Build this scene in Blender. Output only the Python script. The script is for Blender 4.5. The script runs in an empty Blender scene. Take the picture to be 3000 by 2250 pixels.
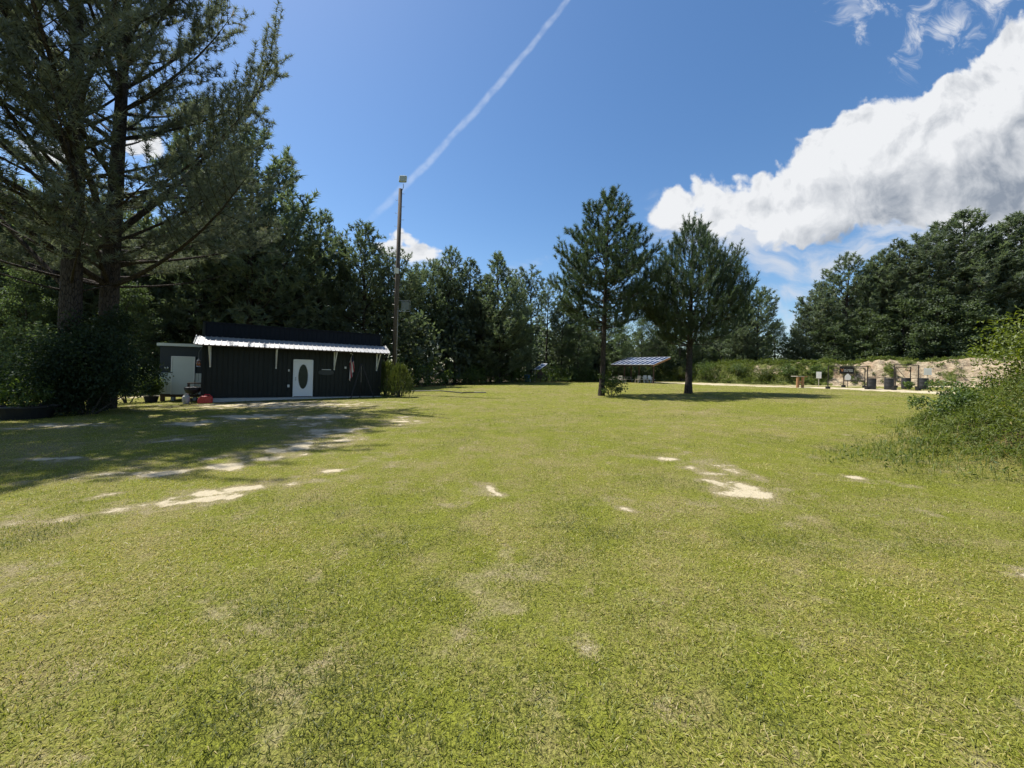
import bpy, math, random
import numpy as np
from mathutils import Matrix, Vector

# ------------------------------------------------------------------ camera
scene = bpy.context.scene
col = scene.collection
W_PX, H_PX, F_PX, CX, HY = 1024.0, 768.0, 385.0, 512.0, 371.0
ROLL = math.radians(1.6)
CAM = Vector((0.0, 0.0, 1.6))
R_ = Vector((math.cos(ROLL), 0, math.sin(ROLL)))
U_ = Vector((-math.sin(ROLL), 0, math.cos(ROLL)))
F_ = Vector((0, 1, 0))
cam_d = bpy.data.cameras.new('camera')
cam_d.sensor_width = 36.0
cam_d.lens = 36.0 * F_PX / W_PX
cam_d.shift_y = (HY - 384.0) / W_PX
cam_d.clip_start = 0.05
cam_d.clip_end = 3000.0
cam = bpy.data.objects.new('camera', cam_d)
col.objects.link(cam)
m3 = Matrix((R_, U_, -F_)).transposed()
cam.matrix_world = Matrix.Translation(CAM) @ m3.to_4x4()
scene.camera = cam
scene.render.resolution_x, scene.render.resolution_y = 1024, 768

# ------------------------------------------------------------------ light
SUN_AZ, SUN_EL = math.radians(63.0), math.radians(61.0)      # azimuth to the west of +Y
sun_dir = Vector((-math.sin(SUN_AZ) * math.cos(SUN_EL), math.cos(SUN_AZ) * math.cos(SUN_EL), math.sin(SUN_EL)))
sun_d = bpy.data.lights.new('sun', 'SUN')
sun_d.energy = 5.0
sun_d.angle = math.radians(0.53)
sun_d.color = (1.0, 0.955, 0.88)
sun = bpy.data.objects.new('sun', sun_d)
col.objects.link(sun)
sun.rotation_euler = sun_dir.to_track_quat('Z', 'Y').to_euler()
sun.location = (-40, 40, 60)

scene.view_settings.view_transform = 'Standard'
scene.view_settings.look = 'None'
scene.view_settings.exposure = 0.75
scene.view_settings.gamma = 1.0
scene.view_settings.use_curve_mapping = False
scene.render.engine = 'CYCLES'
cy = scene.cycles
cy.max_bounces = 5
cy.diffuse_bounces = 2
cy.glossy_bounces = 2
cy.transmission_bounces = 4
cy.transparent_max_bounces = 6
cy.caustics_reflective = False
cy.caustics_refractive = False
cy.use_denoising = True
cy.use_adaptive_sampling = True
cy.adaptive_threshold = 0.02


# ------------------------------------------------------------------ node helper
class NT:
    def __init__(self, tree):
        self.t = tree
        self.n = tree.nodes
        self.l = tree.links

    def node(self, kind, **kw):
        nd = self.n.new(kind)
        for k, v in kw.items():
            setattr(nd, k, v)
        return nd

    def put(self, sock, v):
        if hasattr(v, 'is_linked') or isinstance(v, bpy.types.NodeSocket):
            self.l.new(v, sock)
        else:
            sock.default_value = v

    def math(self, op, a, b=0.0, c=0.0, clamp=False):
        nd = self.node('ShaderNodeMath', operation=op)
        nd.use_clamp = clamp
        self.put(nd.inputs[0], a)
        self.put(nd.inputs[1], b)
        if op in ('SMOOTH_MAX', 'SMOOTH_MIN', 'MULTIPLY_ADD'):
            self.put(nd.inputs[2], c)
        return nd.outputs[0]

    def vmath(self, op, a, b=(0, 0, 0)):
        nd = self.node('ShaderNodeVectorMath', operation=op)
        self.put(nd.inputs[0], a)
        if len(nd.inputs) > 1:
            self.put(nd.inputs[1], b)
        return nd.outputs['Value'] if op in ('LENGTH', 'DOT_PRODUCT', 'DISTANCE') else nd.outputs[0]

    def step(self, v, lo, hi, t0=0.0, t1=1.0):
        nd = self.node('ShaderNodeMapRange', interpolation_type='SMOOTHSTEP')
        self.put(nd.inputs[0], v)
        self.put(nd.inputs[1], lo)
        self.put(nd.inputs[2], hi)
        nd.inputs[3].default_value = t0
        nd.inputs[4].default_value = t1
        return nd.outputs[0]

    def noise(self, vec, scale, detail=4.0, rough=0.55, dist=0.0, dims='3D'):
        nd = self.node('ShaderNodeTexNoise', noise_dimensions=dims)
        if vec is not None:
            self.l.new(vec, nd.inputs['Vector'])
        nd.inputs['Scale'].default_value = scale
        nd.inputs['Detail'].default_value = detail
        nd.inputs['Roughness'].default_value = rough
        nd.inputs['Distortion'].default_value = dist
        return nd.outputs['Fac'] if 'Fac' in nd.outputs else nd.outputs[0]

    def mix(self, f, a, b):
        nd = self.node('ShaderNodeMix', data_type='RGBA')
        self.put(nd.inputs[0], f)
        self.put(nd.inputs[6], a if not isinstance(a, tuple) else (*a[:3], 1.0))
        self.put(nd.inputs[7], b if not isinstance(b, tuple) else (*b[:3], 1.0))
        return nd.outputs[2]

    def combine(self, x, y, z=0.0):
        nd = self.node('ShaderNodeCombineXYZ')
        self.put(nd.inputs[0], x)
        self.put(nd.inputs[1], y)
        self.put(nd.inputs[2], z)
        return nd.outputs[0]


def uv_of(px, py):
    """direction (x/y, z/y) seen at a place of the 2212 px wide photo"""
    a = (px * W_PX / 2212.0 - CX) / F_PX
    b = (HY - py * W_PX / 2212.0) / F_PX
    return a * math.cos(ROLL) - b * math.sin(ROLL), a * math.sin(ROLL) + b * math.cos(ROLL)


# ------------------------------------------------------------------ sky with clouds
def cloud_field(name, blobs):
    """a node group: how deep a direction lies inside a heap of cloud puffs"""
    g = bpy.data.node_groups.new(name, 'ShaderNodeTree')
    g.interface.new_socket('Vector', in_out='INPUT', socket_type='NodeSocketVector')
    g.interface.new_socket('Value', in_out='OUTPUT', socket_type='NodeSocketFloat')
    N = NT(g)
    gi, go = N.node('NodeGroupInput'), N.node('NodeGroupOutput')
    acc = None
    k = 831.0
    for (cx, cy_, rx, ry, rot) in blobs:
        u, v = uv_of(cx, cy_)
        ix, iy = k / rx, k / ry
        if rot == 0:
            nd = N.node('ShaderNodeVectorMath', operation='MULTIPLY_ADD')
            N.l.new(gi.outputs[0], nd.inputs[0])
            nd.inputs[1].default_value = (ix, iy, 0)
            nd.inputs[2].default_value = (-u * ix, -v * iy, 0)
            q = N.vmath('LENGTH', nd.outputs[0])
        else:
            c_, s_ = math.cos(math.radians(rot)), math.sin(math.radians(rot))
            dx_ = N.math('ADD', N.vmath('DOT_PRODUCT', gi.outputs[0], (c_ * ix, s_ * ix, 0)), -(u * c_ + v * s_) * ix)
            dy_ = N.math('ADD', N.vmath('DOT_PRODUCT', gi.outputs[0], (-s_ * iy, c_ * iy, 0)), -(-u * s_ + v * c_) * iy)
            q = N.math('SQRT', N.math('MULTIPLY_ADD', dx_, dx_, N.math('MULTIPLY', dy_, dy_)))
        e = N.math('MULTIPLY', N.math('SUBTRACT', 1.0, q), min(rx, ry) / 60.0)
        acc = e if acc is None else N.math('SMOOTH_MAX', acc, e, 0.18)
    N.l.new(acc, go.inputs[0])
    return g


def make_world():
    w = bpy.data.worlds.new('World')
    scene.world = w
    w.use_nodes = True
    w.node_tree.nodes.clear()
    N = NT(w.node_tree)
    sky = N.node('ShaderNodeTexSky', sky_type='NISHITA')
    sky.sun_disc = False
    sky.sun_elevation = SUN_EL
    sky.sun_rotation = -SUN_AZ
    sky.altitude = 50.0
    sky.air_density = 1.0
    sky.dust_density = 0.6
    sky.ozone_density = 2.2
    STR = 0.1
    tc = N.node('ShaderNodeTexCoord')
    sep = N.node('ShaderNodeSeparateXYZ')
    N.l.new(tc.outputs['Generated'], sep.inputs[0])
    x, y, z = sep.outputs
    yc = N.math('MAXIMUM', y, 0.12)
    uv = N.combine(N.math('DIVIDE', x, yc), N.math('DIVIDE', z, yc), 0.0)
    front = N.step(y, 0.15, 0.3)
    big = cloud_field('cumulus', [
        (1470, 455, 60, 50, 0), (1540, 425, 70, 46, 0), (1640, 430, 90, 50, 0), (1730, 400, 100, 80, 25),
        (1810, 350, 110, 95, 25), (1900, 300, 110, 95, 25), (1980, 265, 110, 80, 0), (2080, 250, 120, 100, 20),
        (2150, 190, 80, 80, 0), (2240, 150, 110, 120, 0), (1850, 430, 210, 70, 4), (2050, 390, 260, 110, 6),
        (2280, 330, 280, 200, 0), (2500, 200, 260, 300, 0), (1560, 465, 130, 48, 0), (1720, 460, 190, 62, 0), (1620, 440, 120, 60, 0), (1700, 500, 160, 30, 0)])
    low = cloud_field('low_cloud', [
        (1640, 510, 160, 30, -14), (1700, 570, 70, 30, -20), (1820, 565, 120, 30, 18), (1930, 505, 120, 26, 20),
        (1480, 485, 50, 26, 10), (1690, 685, 18, 26, 40), (905, 578, 26, 10, 10), (1122, 581, 17, 8, 20),
        (2060, 480, 190, 40, 12), (1560, 510, 110, 30, -16), (2200, 470, 260, 90, 8), (1740, 620, 60, 18, 0), (1960, 455, 160, 40, 0), (1640, 545, 120, 30, -20)])
    high = cloud_field('high_wisps', [
        (1860, 0, 80, 30, -20), (1840, 40, 24, 50, 20), (1985, 95, 44, 110, -20), (2060, 50, 120, 64, 40), (2160, 10, 130, 60, 30),
        (1990, 150, 26, 40, -12)])
    small = cloud_field('small_cumulus', [
        (852, 540, 34, 30, 0), (868, 512, 24, 22, 0), (895, 520, 30, 24, 0), (918, 538, 24, 22, 0), (880, 552, 44, 24, 0), (926, 556, 14, 12, 0),
        (110, 330, 90, 34, 0), (310, 320, 60, 30, 15), (420, 370, 34, 24, 0)])

    def grp(g, vec):
        nd = N.node('ShaderNodeGroup')
        nd.node_tree = g
        N.l.new(vec, nd.inputs[0])
        return nd.outputs[0]

    warp = N.node('ShaderNodeTexNoise', noise_dimensions='2D')
    N.l.new(uv, warp.inputs['Vector'])
    warp.inputs['Scale'].default_value = 5.0
    warp.inputs['Detail'].default_value = 3.0
    wv = N.vmath('MULTIPLY', N.vmath('SUBTRACT', warp.outputs['Color'], (0.5, 0.5, 0.5)), (0.09, 0.09, 0))
    uvw = N.vmath('ADD', uv, wv)

    def billow(vec):
        vo = N.node('ShaderNodeTexVoronoi', voronoi_dimensions='2D', feature='F1')
        N.l.new(vec, vo.inputs['Vector'])
        vo.inputs['Scale'].default_value = 9.0
        vo.inputs['Detail'].default_value = 2.0
        vo.inputs['Roughness'].default_value = 0.52
        vo.inputs['Lacunarity'].default_value = 2.3
        n1 = N.noise(vec, 7.0, 4.0, 0.58, 0.0, '2D')
        b = N.math('SUBTRACT', 0.62, vo.outputs['Distance'])
        return N.math('ADD', N.math('MULTIPLY', b, 0.55), N.math('MULTIPLY', n1, 0.6))

    toward = (-0.022, 0.028, 0)
    b0 = billow(uvw)
    edge = N.math('MAXIMUM', N.math('SUBTRACT', b0, 0.52), -0.42)
    soft0 = N.noise(uvw, 8.0, 5.0, 0.58, 0.0, '2D')
    soft1 = N.noise(N.vmath('ADD', uvw, toward), 8.0, 5.0, 0.58, 0.0, '2D')
    emb = N.math('SUBTRACT', soft0, soft1)

    fb = grp(big, uvw)
    fs = grp(small, uvw)
    f0 = N.math('MAXIMUM', fb, N.math('MULTIPLY', fs, 1.3))
    fine = N.noise(uv, 34.0, 3.0, 0.65, 0.0, '2D')
    d0 = N.math('ADD', N.math('ADD', N.math('ADD', f0, 0.33), N.math('MULTIPLY', edge, 1.15)), N.math('MULTIPLY', N.math('SUBTRACT', fine, 0.5), 0.32))
    a0 = N.step(d0, 0.02, 0.30)
    # how much cloud stands between this place and the sun side
    up = N.vmath('ADD', uvw, (-0.05, 0.17, 0))
    fu = N.math('MAXIMUM', grp(big, up), N.math('MULTIPLY', grp(small, up), 0.6))
    deep = N.step(N.math('ADD', fu, N.math('MULTIPLY', N.math('SUBTRACT', soft0, 0.5), 1.6)), -0.55, 1.5)
    lit = N.math('ADD', N.math('SUBTRACT', 1.0, N.math('MULTIPLY', deep, 0.74)), N.math('MULTIPLY', emb, 1.8))
    thick = N.step(d0, 0.05, 0.75)
    lit = N.math('ADD', lit, N.math('MULTIPLY', N.math('SUBTRACT', 1.0, thick), 0.12))
    lit = N.math('MAXIMUM', N.math('MINIMUM', lit, 1.12), 0.0)
    c0 = N.mix(lit, (0.165 / STR, 0.192 / STR, 0.235 / STR), (0.515 / STR, 0.525 / STR, 0.54 / STR))

    stretched = N.vmath('MULTIPLY', uvw, (1.0, 2.2, 1))
    nl = N.noise(stretched, 6.0, 5.0, 0.6, 0.3, '2D')
    dl = N.math('ADD', grp(low, uvw), N.math('MULTIPLY', N.math('SUBTRACT', nl, 0.5), 1.7))
    a1 = N.math('MULTIPLY', N.step(dl, -0.30, 0.6), 0.9)
    dh = N.math('ADD', grp(high, uvw), N.math('MULTIPLY', N.math('SUBTRACT', N.noise(uvw, 11.0, 6.0, 0.66, 0.6, '2D'), 0.52), 3.0))
    a2 = N.math('MULTIPLY', N.step(dh, 0.0, 1.1), 0.9)

    # a vapour trail across the sky
    u0, v0 = uv_of(1225, 0)
    u1, v1 = uv_of(795, 480)
    dx, dy = u1 - u0, v1 - v0
    ln = math.hypot(dx, dy)
    nx, ny = -dy / ln, dx / ln
    tx, ty = dx / ln, dy / ln
    rel = N.vmath('SUBTRACT', uv, (u0, v0, 0))
    along = N.vmath('DOT_PRODUCT', rel, (tx, ty, 0))
    across = N.vmath('DOT_PRODUCT', rel, (nx, ny, 0))
    nz = N.noise(uv, 16.0, 2.0, 0.6, 0.0, '2D')
    across = N.math('ADD', across, N.math('MULTIPLY', N.math('SUBTRACT', nz, 0.5), 0.010))
    across = N.math('ADD', across, N.math('MULTIPLY', N.math('MULTIPLY', along, N.math('SUBTRACT', along, ln)), 0.10))
    half = N.math('ADD', 0.0085, N.math('MULTIPLY', along, 0.004))
    tr = N.step(N.math('DIVIDE', N.math('ABSOLUTE', across), half), 0.25, 1.25, 1.0, 0.0)
    tr = N.math('MULTIPLY', tr, N.step(N.noise(uv, 28.0, 2.0, 0.6, 0.0, '2D'), 0.25, 0.7, 0.45, 1.0))
    tr = N.math('MULTIPLY', tr, N.math('MULTIPLY', N.step(along, ln - 0.12, ln + 0.03, 0.30, 0.0), N.step(along, -1.2, -0.2)))

    # scattered cumulus over the rest of the sky, behind and beside the viewer
    zc = N.math('ADD', N.math('MAXIMUM', z, 0.0), 0.16)
    pl = N.combine(N.math('DIVIDE', x, zc), N.math('DIVIDE', y, zc), 0.0)
    nb = N.noise(pl, 0.9, 4.0, 0.58, 0.0, '2D')
    ab = N.math('MULTIPLY', N.step(nb, 0.53, 0.62), N.math('SUBTRACT', 1.0, N.step(y, -0.1, 0.15)))
    ab = N.math('MULTIPLY', ab, N.step(z, 0.02, 0.12))

    colr = sky.outputs[0]
    # richer blue, as the phone camera renders it
    hs = N.node('ShaderNodeHueSaturation')
    hs.inputs['Saturation'].default_value = 1.2
    hs.inputs['Value'].default_value = 0.92
    N.l.new(colr, hs.inputs['Color'])
    colr = hs.outputs[0]
    colr = N.mix(tr, colr, (0.50 / STR, 0.54 / STR, 0.60 / STR))
    colr = N.mix(N.math('MULTIPLY', a2, front), colr, (0.46 / STR, 0.48 / STR, 0.52 / STR))
    colr = N.mix(N.math('MULTIPLY', a1, front), colr, (0.40 / STR, 0.43 / STR, 0.48 / STR))
    colr = N.mix(N.math('MULTIPLY', a0, front), colr, c0)
    colr = N.mix(ab, colr, (0.45 / STR, 0.47 / STR, 0.50 / STR))
    bg = N.node('ShaderNodeBackground')
    bg.inputs['Strength'].default_value = STR
    N.l.new(colr, bg.inputs['Color'])
    out = N.node('ShaderNodeOutputWorld')
    N.l.new(bg.outputs[0], out.inputs['Surface'])
    w.cycles.sampling_method = 'NONE'


make_world()


# ------------------------------------------------------------------ places
SL = math.tan(ROLL)


def at(px, py, Y):
    """the point at depth Y (metres) whose picture is px, py (1024 px wide)"""
    return CAM + F_ * Y + R_ * ((px - CX) / F_PX * Y) + U_ * ((HY - py) / F_PX * Y)


def _hash(ix, iy, seed):
    h = (ix.astype(np.int64) * 374761393 + iy.astype(np.int64) * 668265263 + seed * 974634777) & 0x7fffffff
    h = ((h ^ (h >> 13)) * 1274126177) & 0x7fffffff
    h = h ^ (h >> 16)
    return (h & 0xffff) / 65535.0


def vnoise(x, y, seed=0):
    x = np.asarray(x, float)
    y = np.asarray(y, float)
    ix, iy = np.floor(x), np.floor(y)
    fx, fy = x - ix, y - iy
    fx, fy = fx * fx * (3 - 2 * fx), fy * fy * (3 - 2 * fy)
    a, b = _hash(ix, iy, seed), _hash(ix + 1, iy, seed)
    c, d = _hash(ix, iy + 1, seed), _hash(ix + 1, iy + 1, seed)
    return (a * (1 - fx) + b * fx) * (1 - fy) + (c * (1 - fx) + d * fx) * fy


def fbm(x, y, oct=4, seed=0):
    t, amp, s = 0.0, 0.5, 0.0
    for i in range(oct):
        t = t + amp * vnoise(x, y, seed + i * 17)
        s += amp
        x, y, amp = np.asarray(x) * 2.03 + 5.1, np.asarray(y) * 2.03 + 1.7, amp * 0.5
    return t / s


def sstep(a, b, v):
    t = np.clip((np.asarray(v, float) - a) / (b - a), 0, 1)
    return t * t * (3 - 2 * t)


BO, BD, BN = np.array((6.0, 6.8)), np.array((0.77, 0.64)), np.array((0.64, -0.77))


def bank_h(x, y):
    """height of the weedy bank in the right foreground"""
    s = (x - BO[0]) * BD[0] + (y - BO[1]) * BD[1]
    w = (x - BO[0]) * BN[0] + (y - BO[1]) * BN[1]
    wob = (fbm(x * 0.5, y * 0.5, 3, 5) - 0.5) * 0.7 + (fbm(x * 1.3, y * 1.3, 3, 6) - 0.5) * 0.6
    return 1.9 * sstep(-0.2, 4.0, w + wob * 1.6) * sstep(-0.6, 3.6, s + wob) * (1 - sstep(6.5, 13.5, s)) * (0.85 + 0.5 * wob) * (1 - sstep(9, 16, w))


def terrain(x, y):
    x = np.asarray(x, float)
    y = np.asarray(y, float)
    z = SL * np.clip(x, -120, 120)
    far = sstep(6, 30, np.hypot(x, y))
    z = z + far * (fbm(x * 0.06 + 3, y * 0.06, 2, 11) - 0.5) * 0.35 + (fbm(x * 0.7, y * 0.7, 2, 3) - 0.5) * 0.035
    return z + bank_h(x, y)


def T(x, y):
    return float(terrain(x, y))


def on_ground(px, Y):
    p = at(px, HY, Y)
    return Vector((p.x, p.y, T(p.x, p.y)))


def ground_hit(px, py):
    """where the sight line through px, py meets the lawn plane"""
    Y = 1.6 * F_PX * math.cos(ROLL) / max(py - HY, 2.0)
    p = at(px, py, Y)
    return p.x, p.y


# ------------------------------------------------------------------ materials
MATS = {}


def mat(name, base, rough=0.7, metal=0.0, vary=0.12, scale=6.0, bump=0.0, bscale=40.0, spec=0.4, dirt=None):
    if name in MATS:
        return MATS[name]
    m = bpy.data.materials.new(name)
    m.use_nodes = True
    m.node_tree.nodes.clear()
    N = NT(m.node_tree)
    tc = N.node('ShaderNodeTexCoord')
    n1 = N.noise(tc.outputs['Object'], scale, 5.0, 0.6)
    n2 = N.noise(tc.outputs['Object'], scale * 7.3, 3.0, 0.6)
    f = N.math('ADD', N.math('MULTIPLY', n1, 0.65), N.math('MULTIPLY', n2, 0.35))
    lo = tuple(c * (1 - vary * 1.6) for c in base)
    hi = tuple(min(1, c * (1 + vary * 1.6)) for c in base)
    c = N.mix(f, lo, hi)
    if dirt:
        c = N.mix(N.step(n1, 0.5, 0.72), c, dirt)
    p = N.node('ShaderNodeBsdfPrincipled')
    N.l.new(c, p.inputs['Base Color'])
    N.put(p.inputs['Roughness'], N.math('ADD', rough - 0.08, N.math('MULTIPLY', n2, 0.16)))
    p.inputs['Metallic'].default_value = metal
    p.inputs['Specular IOR Level'].default_value = spec
    if bump:
        b = N.node('ShaderNodeBump')
        b.inputs['Strength'].default_value = bump
        b.inputs['Distance'].default_value = 0.02
        N.l.new(N.noise(tc.outputs['Object'], bscale, 5.0, 0.6), b.inputs['Height'])
        N.l.new(b.outputs[0], p.inputs['Normal'])
    o = N.node('ShaderNodeOutputMaterial')
    N.l.new(p.outputs[0], o.inputs['Surface'])
    MATS[name] = m
    return m


def leaf_mat(name, dark, light, warm=None, trans=0.45, gloss=0.04, tint=0.18, thru=(1.25, 1.3, 0.55)):
    """thin leaves: part reflects, part lets the light through"""
    if name in MATS:
        return MATS[name]
    m = bpy.data.materials.new(name)
    m.use_nodes = True
    m.node_tree.nodes.clear()
    N = NT(m.node_tree)
    at_ = N.node('ShaderNodeAttribute', attribute_name='var')
    oi = N.node('ShaderNodeObjectInfo')
    c = N.mix(at_.outputs['Fac'], dark, light)
    if warm:
        c = N.mix(N.step(at_.outputs['Fac'], 0.86, 1.0), c, warm)
    rnd = N.math('ADD', 1.0 - tint, N.math('MULTIPLY', oi.outputs['Random'], 2 * tint))
    cc = N.vmath('MULTIPLY', c, N.combine(rnd, rnd, N.math('MULTIPLY', rnd, 1.0)))
    d = N.node('ShaderNodeBsdfDiffuse')
    N.l.new(cc, d.inputs['Color'])
    t = N.node('ShaderNodeBsdfTranslucent')
    N.l.new(N.vmath('MULTIPLY', cc, thru), t.inputs['Color'])
    s = N.node('ShaderNodeMixShader')
    s.inputs[0].default_value = trans
    N.l.new(d.outputs[0], s.inputs[1])
    N.l.new(t.outputs[0], s.inputs[2])
    g = N.node('ShaderNodeBsdfGlossy')
    g.inputs['Roughness'].default_value = 0.55
    g.inputs['Color'].default_value = (0.8, 0.85, 0.9, 1)
    s2 = N.node('ShaderNodeMixShader')
    s2.inputs[0].default_value = gloss
    N.l.new(s.outputs[0], s2.inputs[1])
    N.l.new(g.outputs[0], s2.inputs[2])
    o = N.node('ShaderNodeOutputMaterial')
    N.l.new(s2.outputs[0], o.inputs['Surface'])
    MATS[name] = m
    return m


def bark_mat(name, a, b):
    if name in MATS:
        return MATS[name]
    m = bpy.data.materials.new(name)
    m.use_nodes = True
    m.node_tree.nodes.clear()
    N = NT(m.node_tree)
    tc = N.node('ShaderNodeTexCoord')
    v = N.vmath('MULTIPLY', tc.outputs['Object'], (1.0, 1.0, 0.28))
    vo = N.node('ShaderNodeTexVoronoi', feature='DISTANCE_TO_EDGE')
    N.l.new(N.vmath('ADD', v, N.vmath('MULTIPLY', N.vmath('SUBTRACT', N.node('ShaderNodeTexNoise').outputs['Color'], (.5, .5, .5)), (.1, .1, .1))), vo.inputs['Vector'])
    vo.inputs['Scale'].default_value = 14.0
    n = N.noise(v, 22.0, 5.0, 0.65)
    cr = N.step(vo.outputs['Distance'], 0.0, 0.12)
    c = N.mix(N.math('MULTIPLY', cr, n), a, b)
    p = N.node('ShaderNodeBsdfPrincipled')
    N.l.new(c, p.inputs['Base Color'])
    p.inputs['Roughness'].default_value = 0.95
    p.inputs['Specular IOR Level'].default_value = 0.15
    bp = N.node('ShaderNodeBump')
    bp.inputs['Strength'].default_value = 0.9
    bp.inputs['Distance'].default_value = 0.04
    N.l.new(N.math('ADD', cr, n), bp.inputs['Height'])
    N.l.new(bp.outputs[0], p.inputs['Normal'])
    o = N.node('ShaderNodeOutputMaterial')
    N.l.new(p.outputs[0], o.inputs['Surface'])
    MATS[name] = m
    return m


# ------------------------------------------------------------------ mesh helpers
def tri_mesh(name, V, F, m, attrs=None, smooth=False):
    V = np.asarray(V, np.float32).reshape(-1, 3)
    F = np.asarray(F, np.int32)
    k = F.shape[1]
    me = bpy.data.meshes.new(name)
    me.vertices.add(len(V))
    me.vertices.foreach_set('co', V.ravel())
    me.loops.add(F.size)
    me.loops.foreach_set('vertex_index', F.ravel())
    me.polygons.add(len(F))
    me.polygons.foreach_set('loop_start', np.arange(0, F.size, k, dtype=np.int32))
    me.update(calc_edges=True)
    for an, av in (attrs or {}).items():
        a = me.attributes.new(an, 'FLOAT', 'POINT')
        a.data.foreach_set('value', np.asarray(av, np.float32))
    if smooth:
        me.polygons.foreach_set('use_smooth', np.ones(len(F), bool))
    if m is not None:
        me.materials.append(m)
    return me


def ob(name, me, parent=None, loc=None):
    o = bpy.data.objects.new(name, me)
    col.objects.link(o)
    if parent is not None:
        o.parent = parent
    if loc is not None:
        o.location = loc
    return o


def tag(o, label=None, cat=None, group=None, kind=None):
    if label:
        o['label'] = label
    if cat:
        o['category'] = cat
    if group:
        o['group'] = group
    if kind:
        o['kind'] = kind
    return o


def thing(name, label, cat, loc=(0, 0, 0), rz=0.0, group=None):
    o = bpy.data.objects.new(name, None)
    col.objects.link(o)
    o.empty_display_size = 0.2
    o.location = loc
    o.rotation_euler = (0, 0, rz)
    return tag(o, label, cat, group)


class MB:
    """collects simple solids; build() links them as one mesh object"""

    def __init__(self):
        self.v, self.f, self.mi = [], [], []
        self.cur = 0

    def add(self, vs, fs):
        b = len(self.v)
        self.v += [tuple(map(float, p)) for p in vs]
        self.f += [tuple(i + b for i in f) for f in fs]
        self.mi += [self.cur] * len(fs)
        return self

    def box(self, c, s, M=None, bev=0.0):
        x, y, z = s[0] / 2, s[1] / 2, s[2] / 2
        if bev:
            e = min(bev, x * .9, y * .9, z * .9)
            vs = []
            for sx in (-1, 1):
                for sy in (-1, 1):
                    for sz in (-1, 1):
                        vs += [(sx * x, sy * (y - e), sz * (z - e)), (sx * (x - e), sy * y, sz * (z - e)), (sx * (x - e), sy * (y - e), sz * z)]
            me = bpy.data.meshes.new('t')
            import bmesh
            bm = bmesh.new()
            for p in vs:
                bm.verts.new(p)
            bmesh.ops.convex_hull(bm, input=bm.verts)
            bm.verts.index_update()
            vs = [v.co.copy() for v in bm.verts]
            fs = [[v.index for v in f.verts] for f in bm.faces]
            bm.free()
            bpy.data.meshes.remove(me)
        else:
            vs = [(-x, -y, -z), (x, -y, -z), (x, y, -z), (-x, y, -z), (-x, -y, z), (x, -y, z), (x, y, z), (-x, y, z)]
            fs = [(0, 3, 2, 1), (4, 5, 6, 7), (0, 1, 5, 4), (1, 2, 6, 5), (2, 3, 7, 6), (3, 0, 4, 7)]
        out = []
        for p in vs:
            q = Vector(p)
            if M is not None:
                q = M @ q
            out.append(q + Vector(c))
        return self.add(out, fs)

    def bar(self, a, b, w, h=None, up=(0, 0, 1)):
        a, b = Vector(a), Vector(b)
        d = b - a
        L = d.length
        x = d.normalized()
        u = Vector(up)
        if abs(x.dot(u)) > 0.98:
            u = Vector((1, 0, 0))
        y = u.cross(x).normalized()
        z = x.cross(y)
        return self.box((a + b) / 2, (L, w, h or w), Matrix((x, y, z)).transposed())

    def tube(self, pts, radii, n=8, cap=True):
        pts = [Vector(p) for p in pts]
        if not hasattr(radii, '__len__'):
            radii = [radii] * len(pts)
        vs, fs = [], []
        ref = None
        for i, p in enumerate(pts):
            d = (pts[min(i + 1, len(pts) - 1)] - pts[max(i - 1, 0)]).normalized()
            if ref is None:
                ref = Vector((1, 0, 0)) if abs(d.z) > 0.7 else Vector((0, 0, 1))
            x = (ref - d * ref.dot(d)).normalized()
            ref = x
            y = d.cross(x)
            for k in range(n):
                t = 2 * math.pi * k / n
                vs.append(p + (x * math.cos(t) + y * math.sin(t)) * radii[i])
        for i in range(len(pts) - 1):
            for k in range(n):
                a, b = i * n + k, i * n + (k + 1) % n
                fs.append((a, b, b + n, a + n))
        if cap:
            fs.append(tuple(reversed(range(n))))
            fs.append(tuple(range((len(pts) - 1) * n, len(pts) * n)))
        return self.add(vs, fs)

    def lathe(self, prof, c=(0, 0, 0), n=20, caps=True):
        vs, fs = [], []
        for (r, z) in prof:
            for k in range(n):
                t = 2 * math.pi * k / n
                vs.append((c[0] + r * math.cos(t), c[1] + r * math.sin(t), c[2] + z))
        for i in range(len(prof) - 1):
            for k in range(n):
                a, b = i * n + k, i * n + (k + 1) % n
                fs.append((a, b, b + n, a + n))
        if caps:
            fs.append(tuple(reversed(range(n))))
            fs.append(tuple(range((len(prof) - 1) * n, len(prof) * n)))
        return self.add(vs, fs)

    def sheet(self, xs, prof_y, z0, z1, y1=None):
        """ribbed sheet: columns at xs standing out by prof_y, from z0 to z1"""
        vs, fs = [], []
        for x, y in zip(xs, prof_y):
            vs += [(x, y, z0), (x, y if y1 is None else y + y1, z1)]
        for i in range(len(xs) - 1):
            fs.append((2 * i, 2 * i + 2, 2 * i + 3, 2 * i + 1))
        return self.add(vs, fs)

    def build(self, name, m, parent=None, smooth=False, loc=None):
        me = bpy.data.meshes.new(name)
        me.from_pydata(self.v, [], self.f)
        ms = m if isinstance(m, (list, tuple)) else [m]
        for k in ms:
            me.materials.append(k)
        if len(ms) > 1:
            me.polygons.foreach_set('material_index', self.mi)
        if smooth:
            me.polygons.foreach_set('use_smooth', [True] * len(self.f))
        me.update()
        return ob(name, me, parent, loc)


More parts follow.
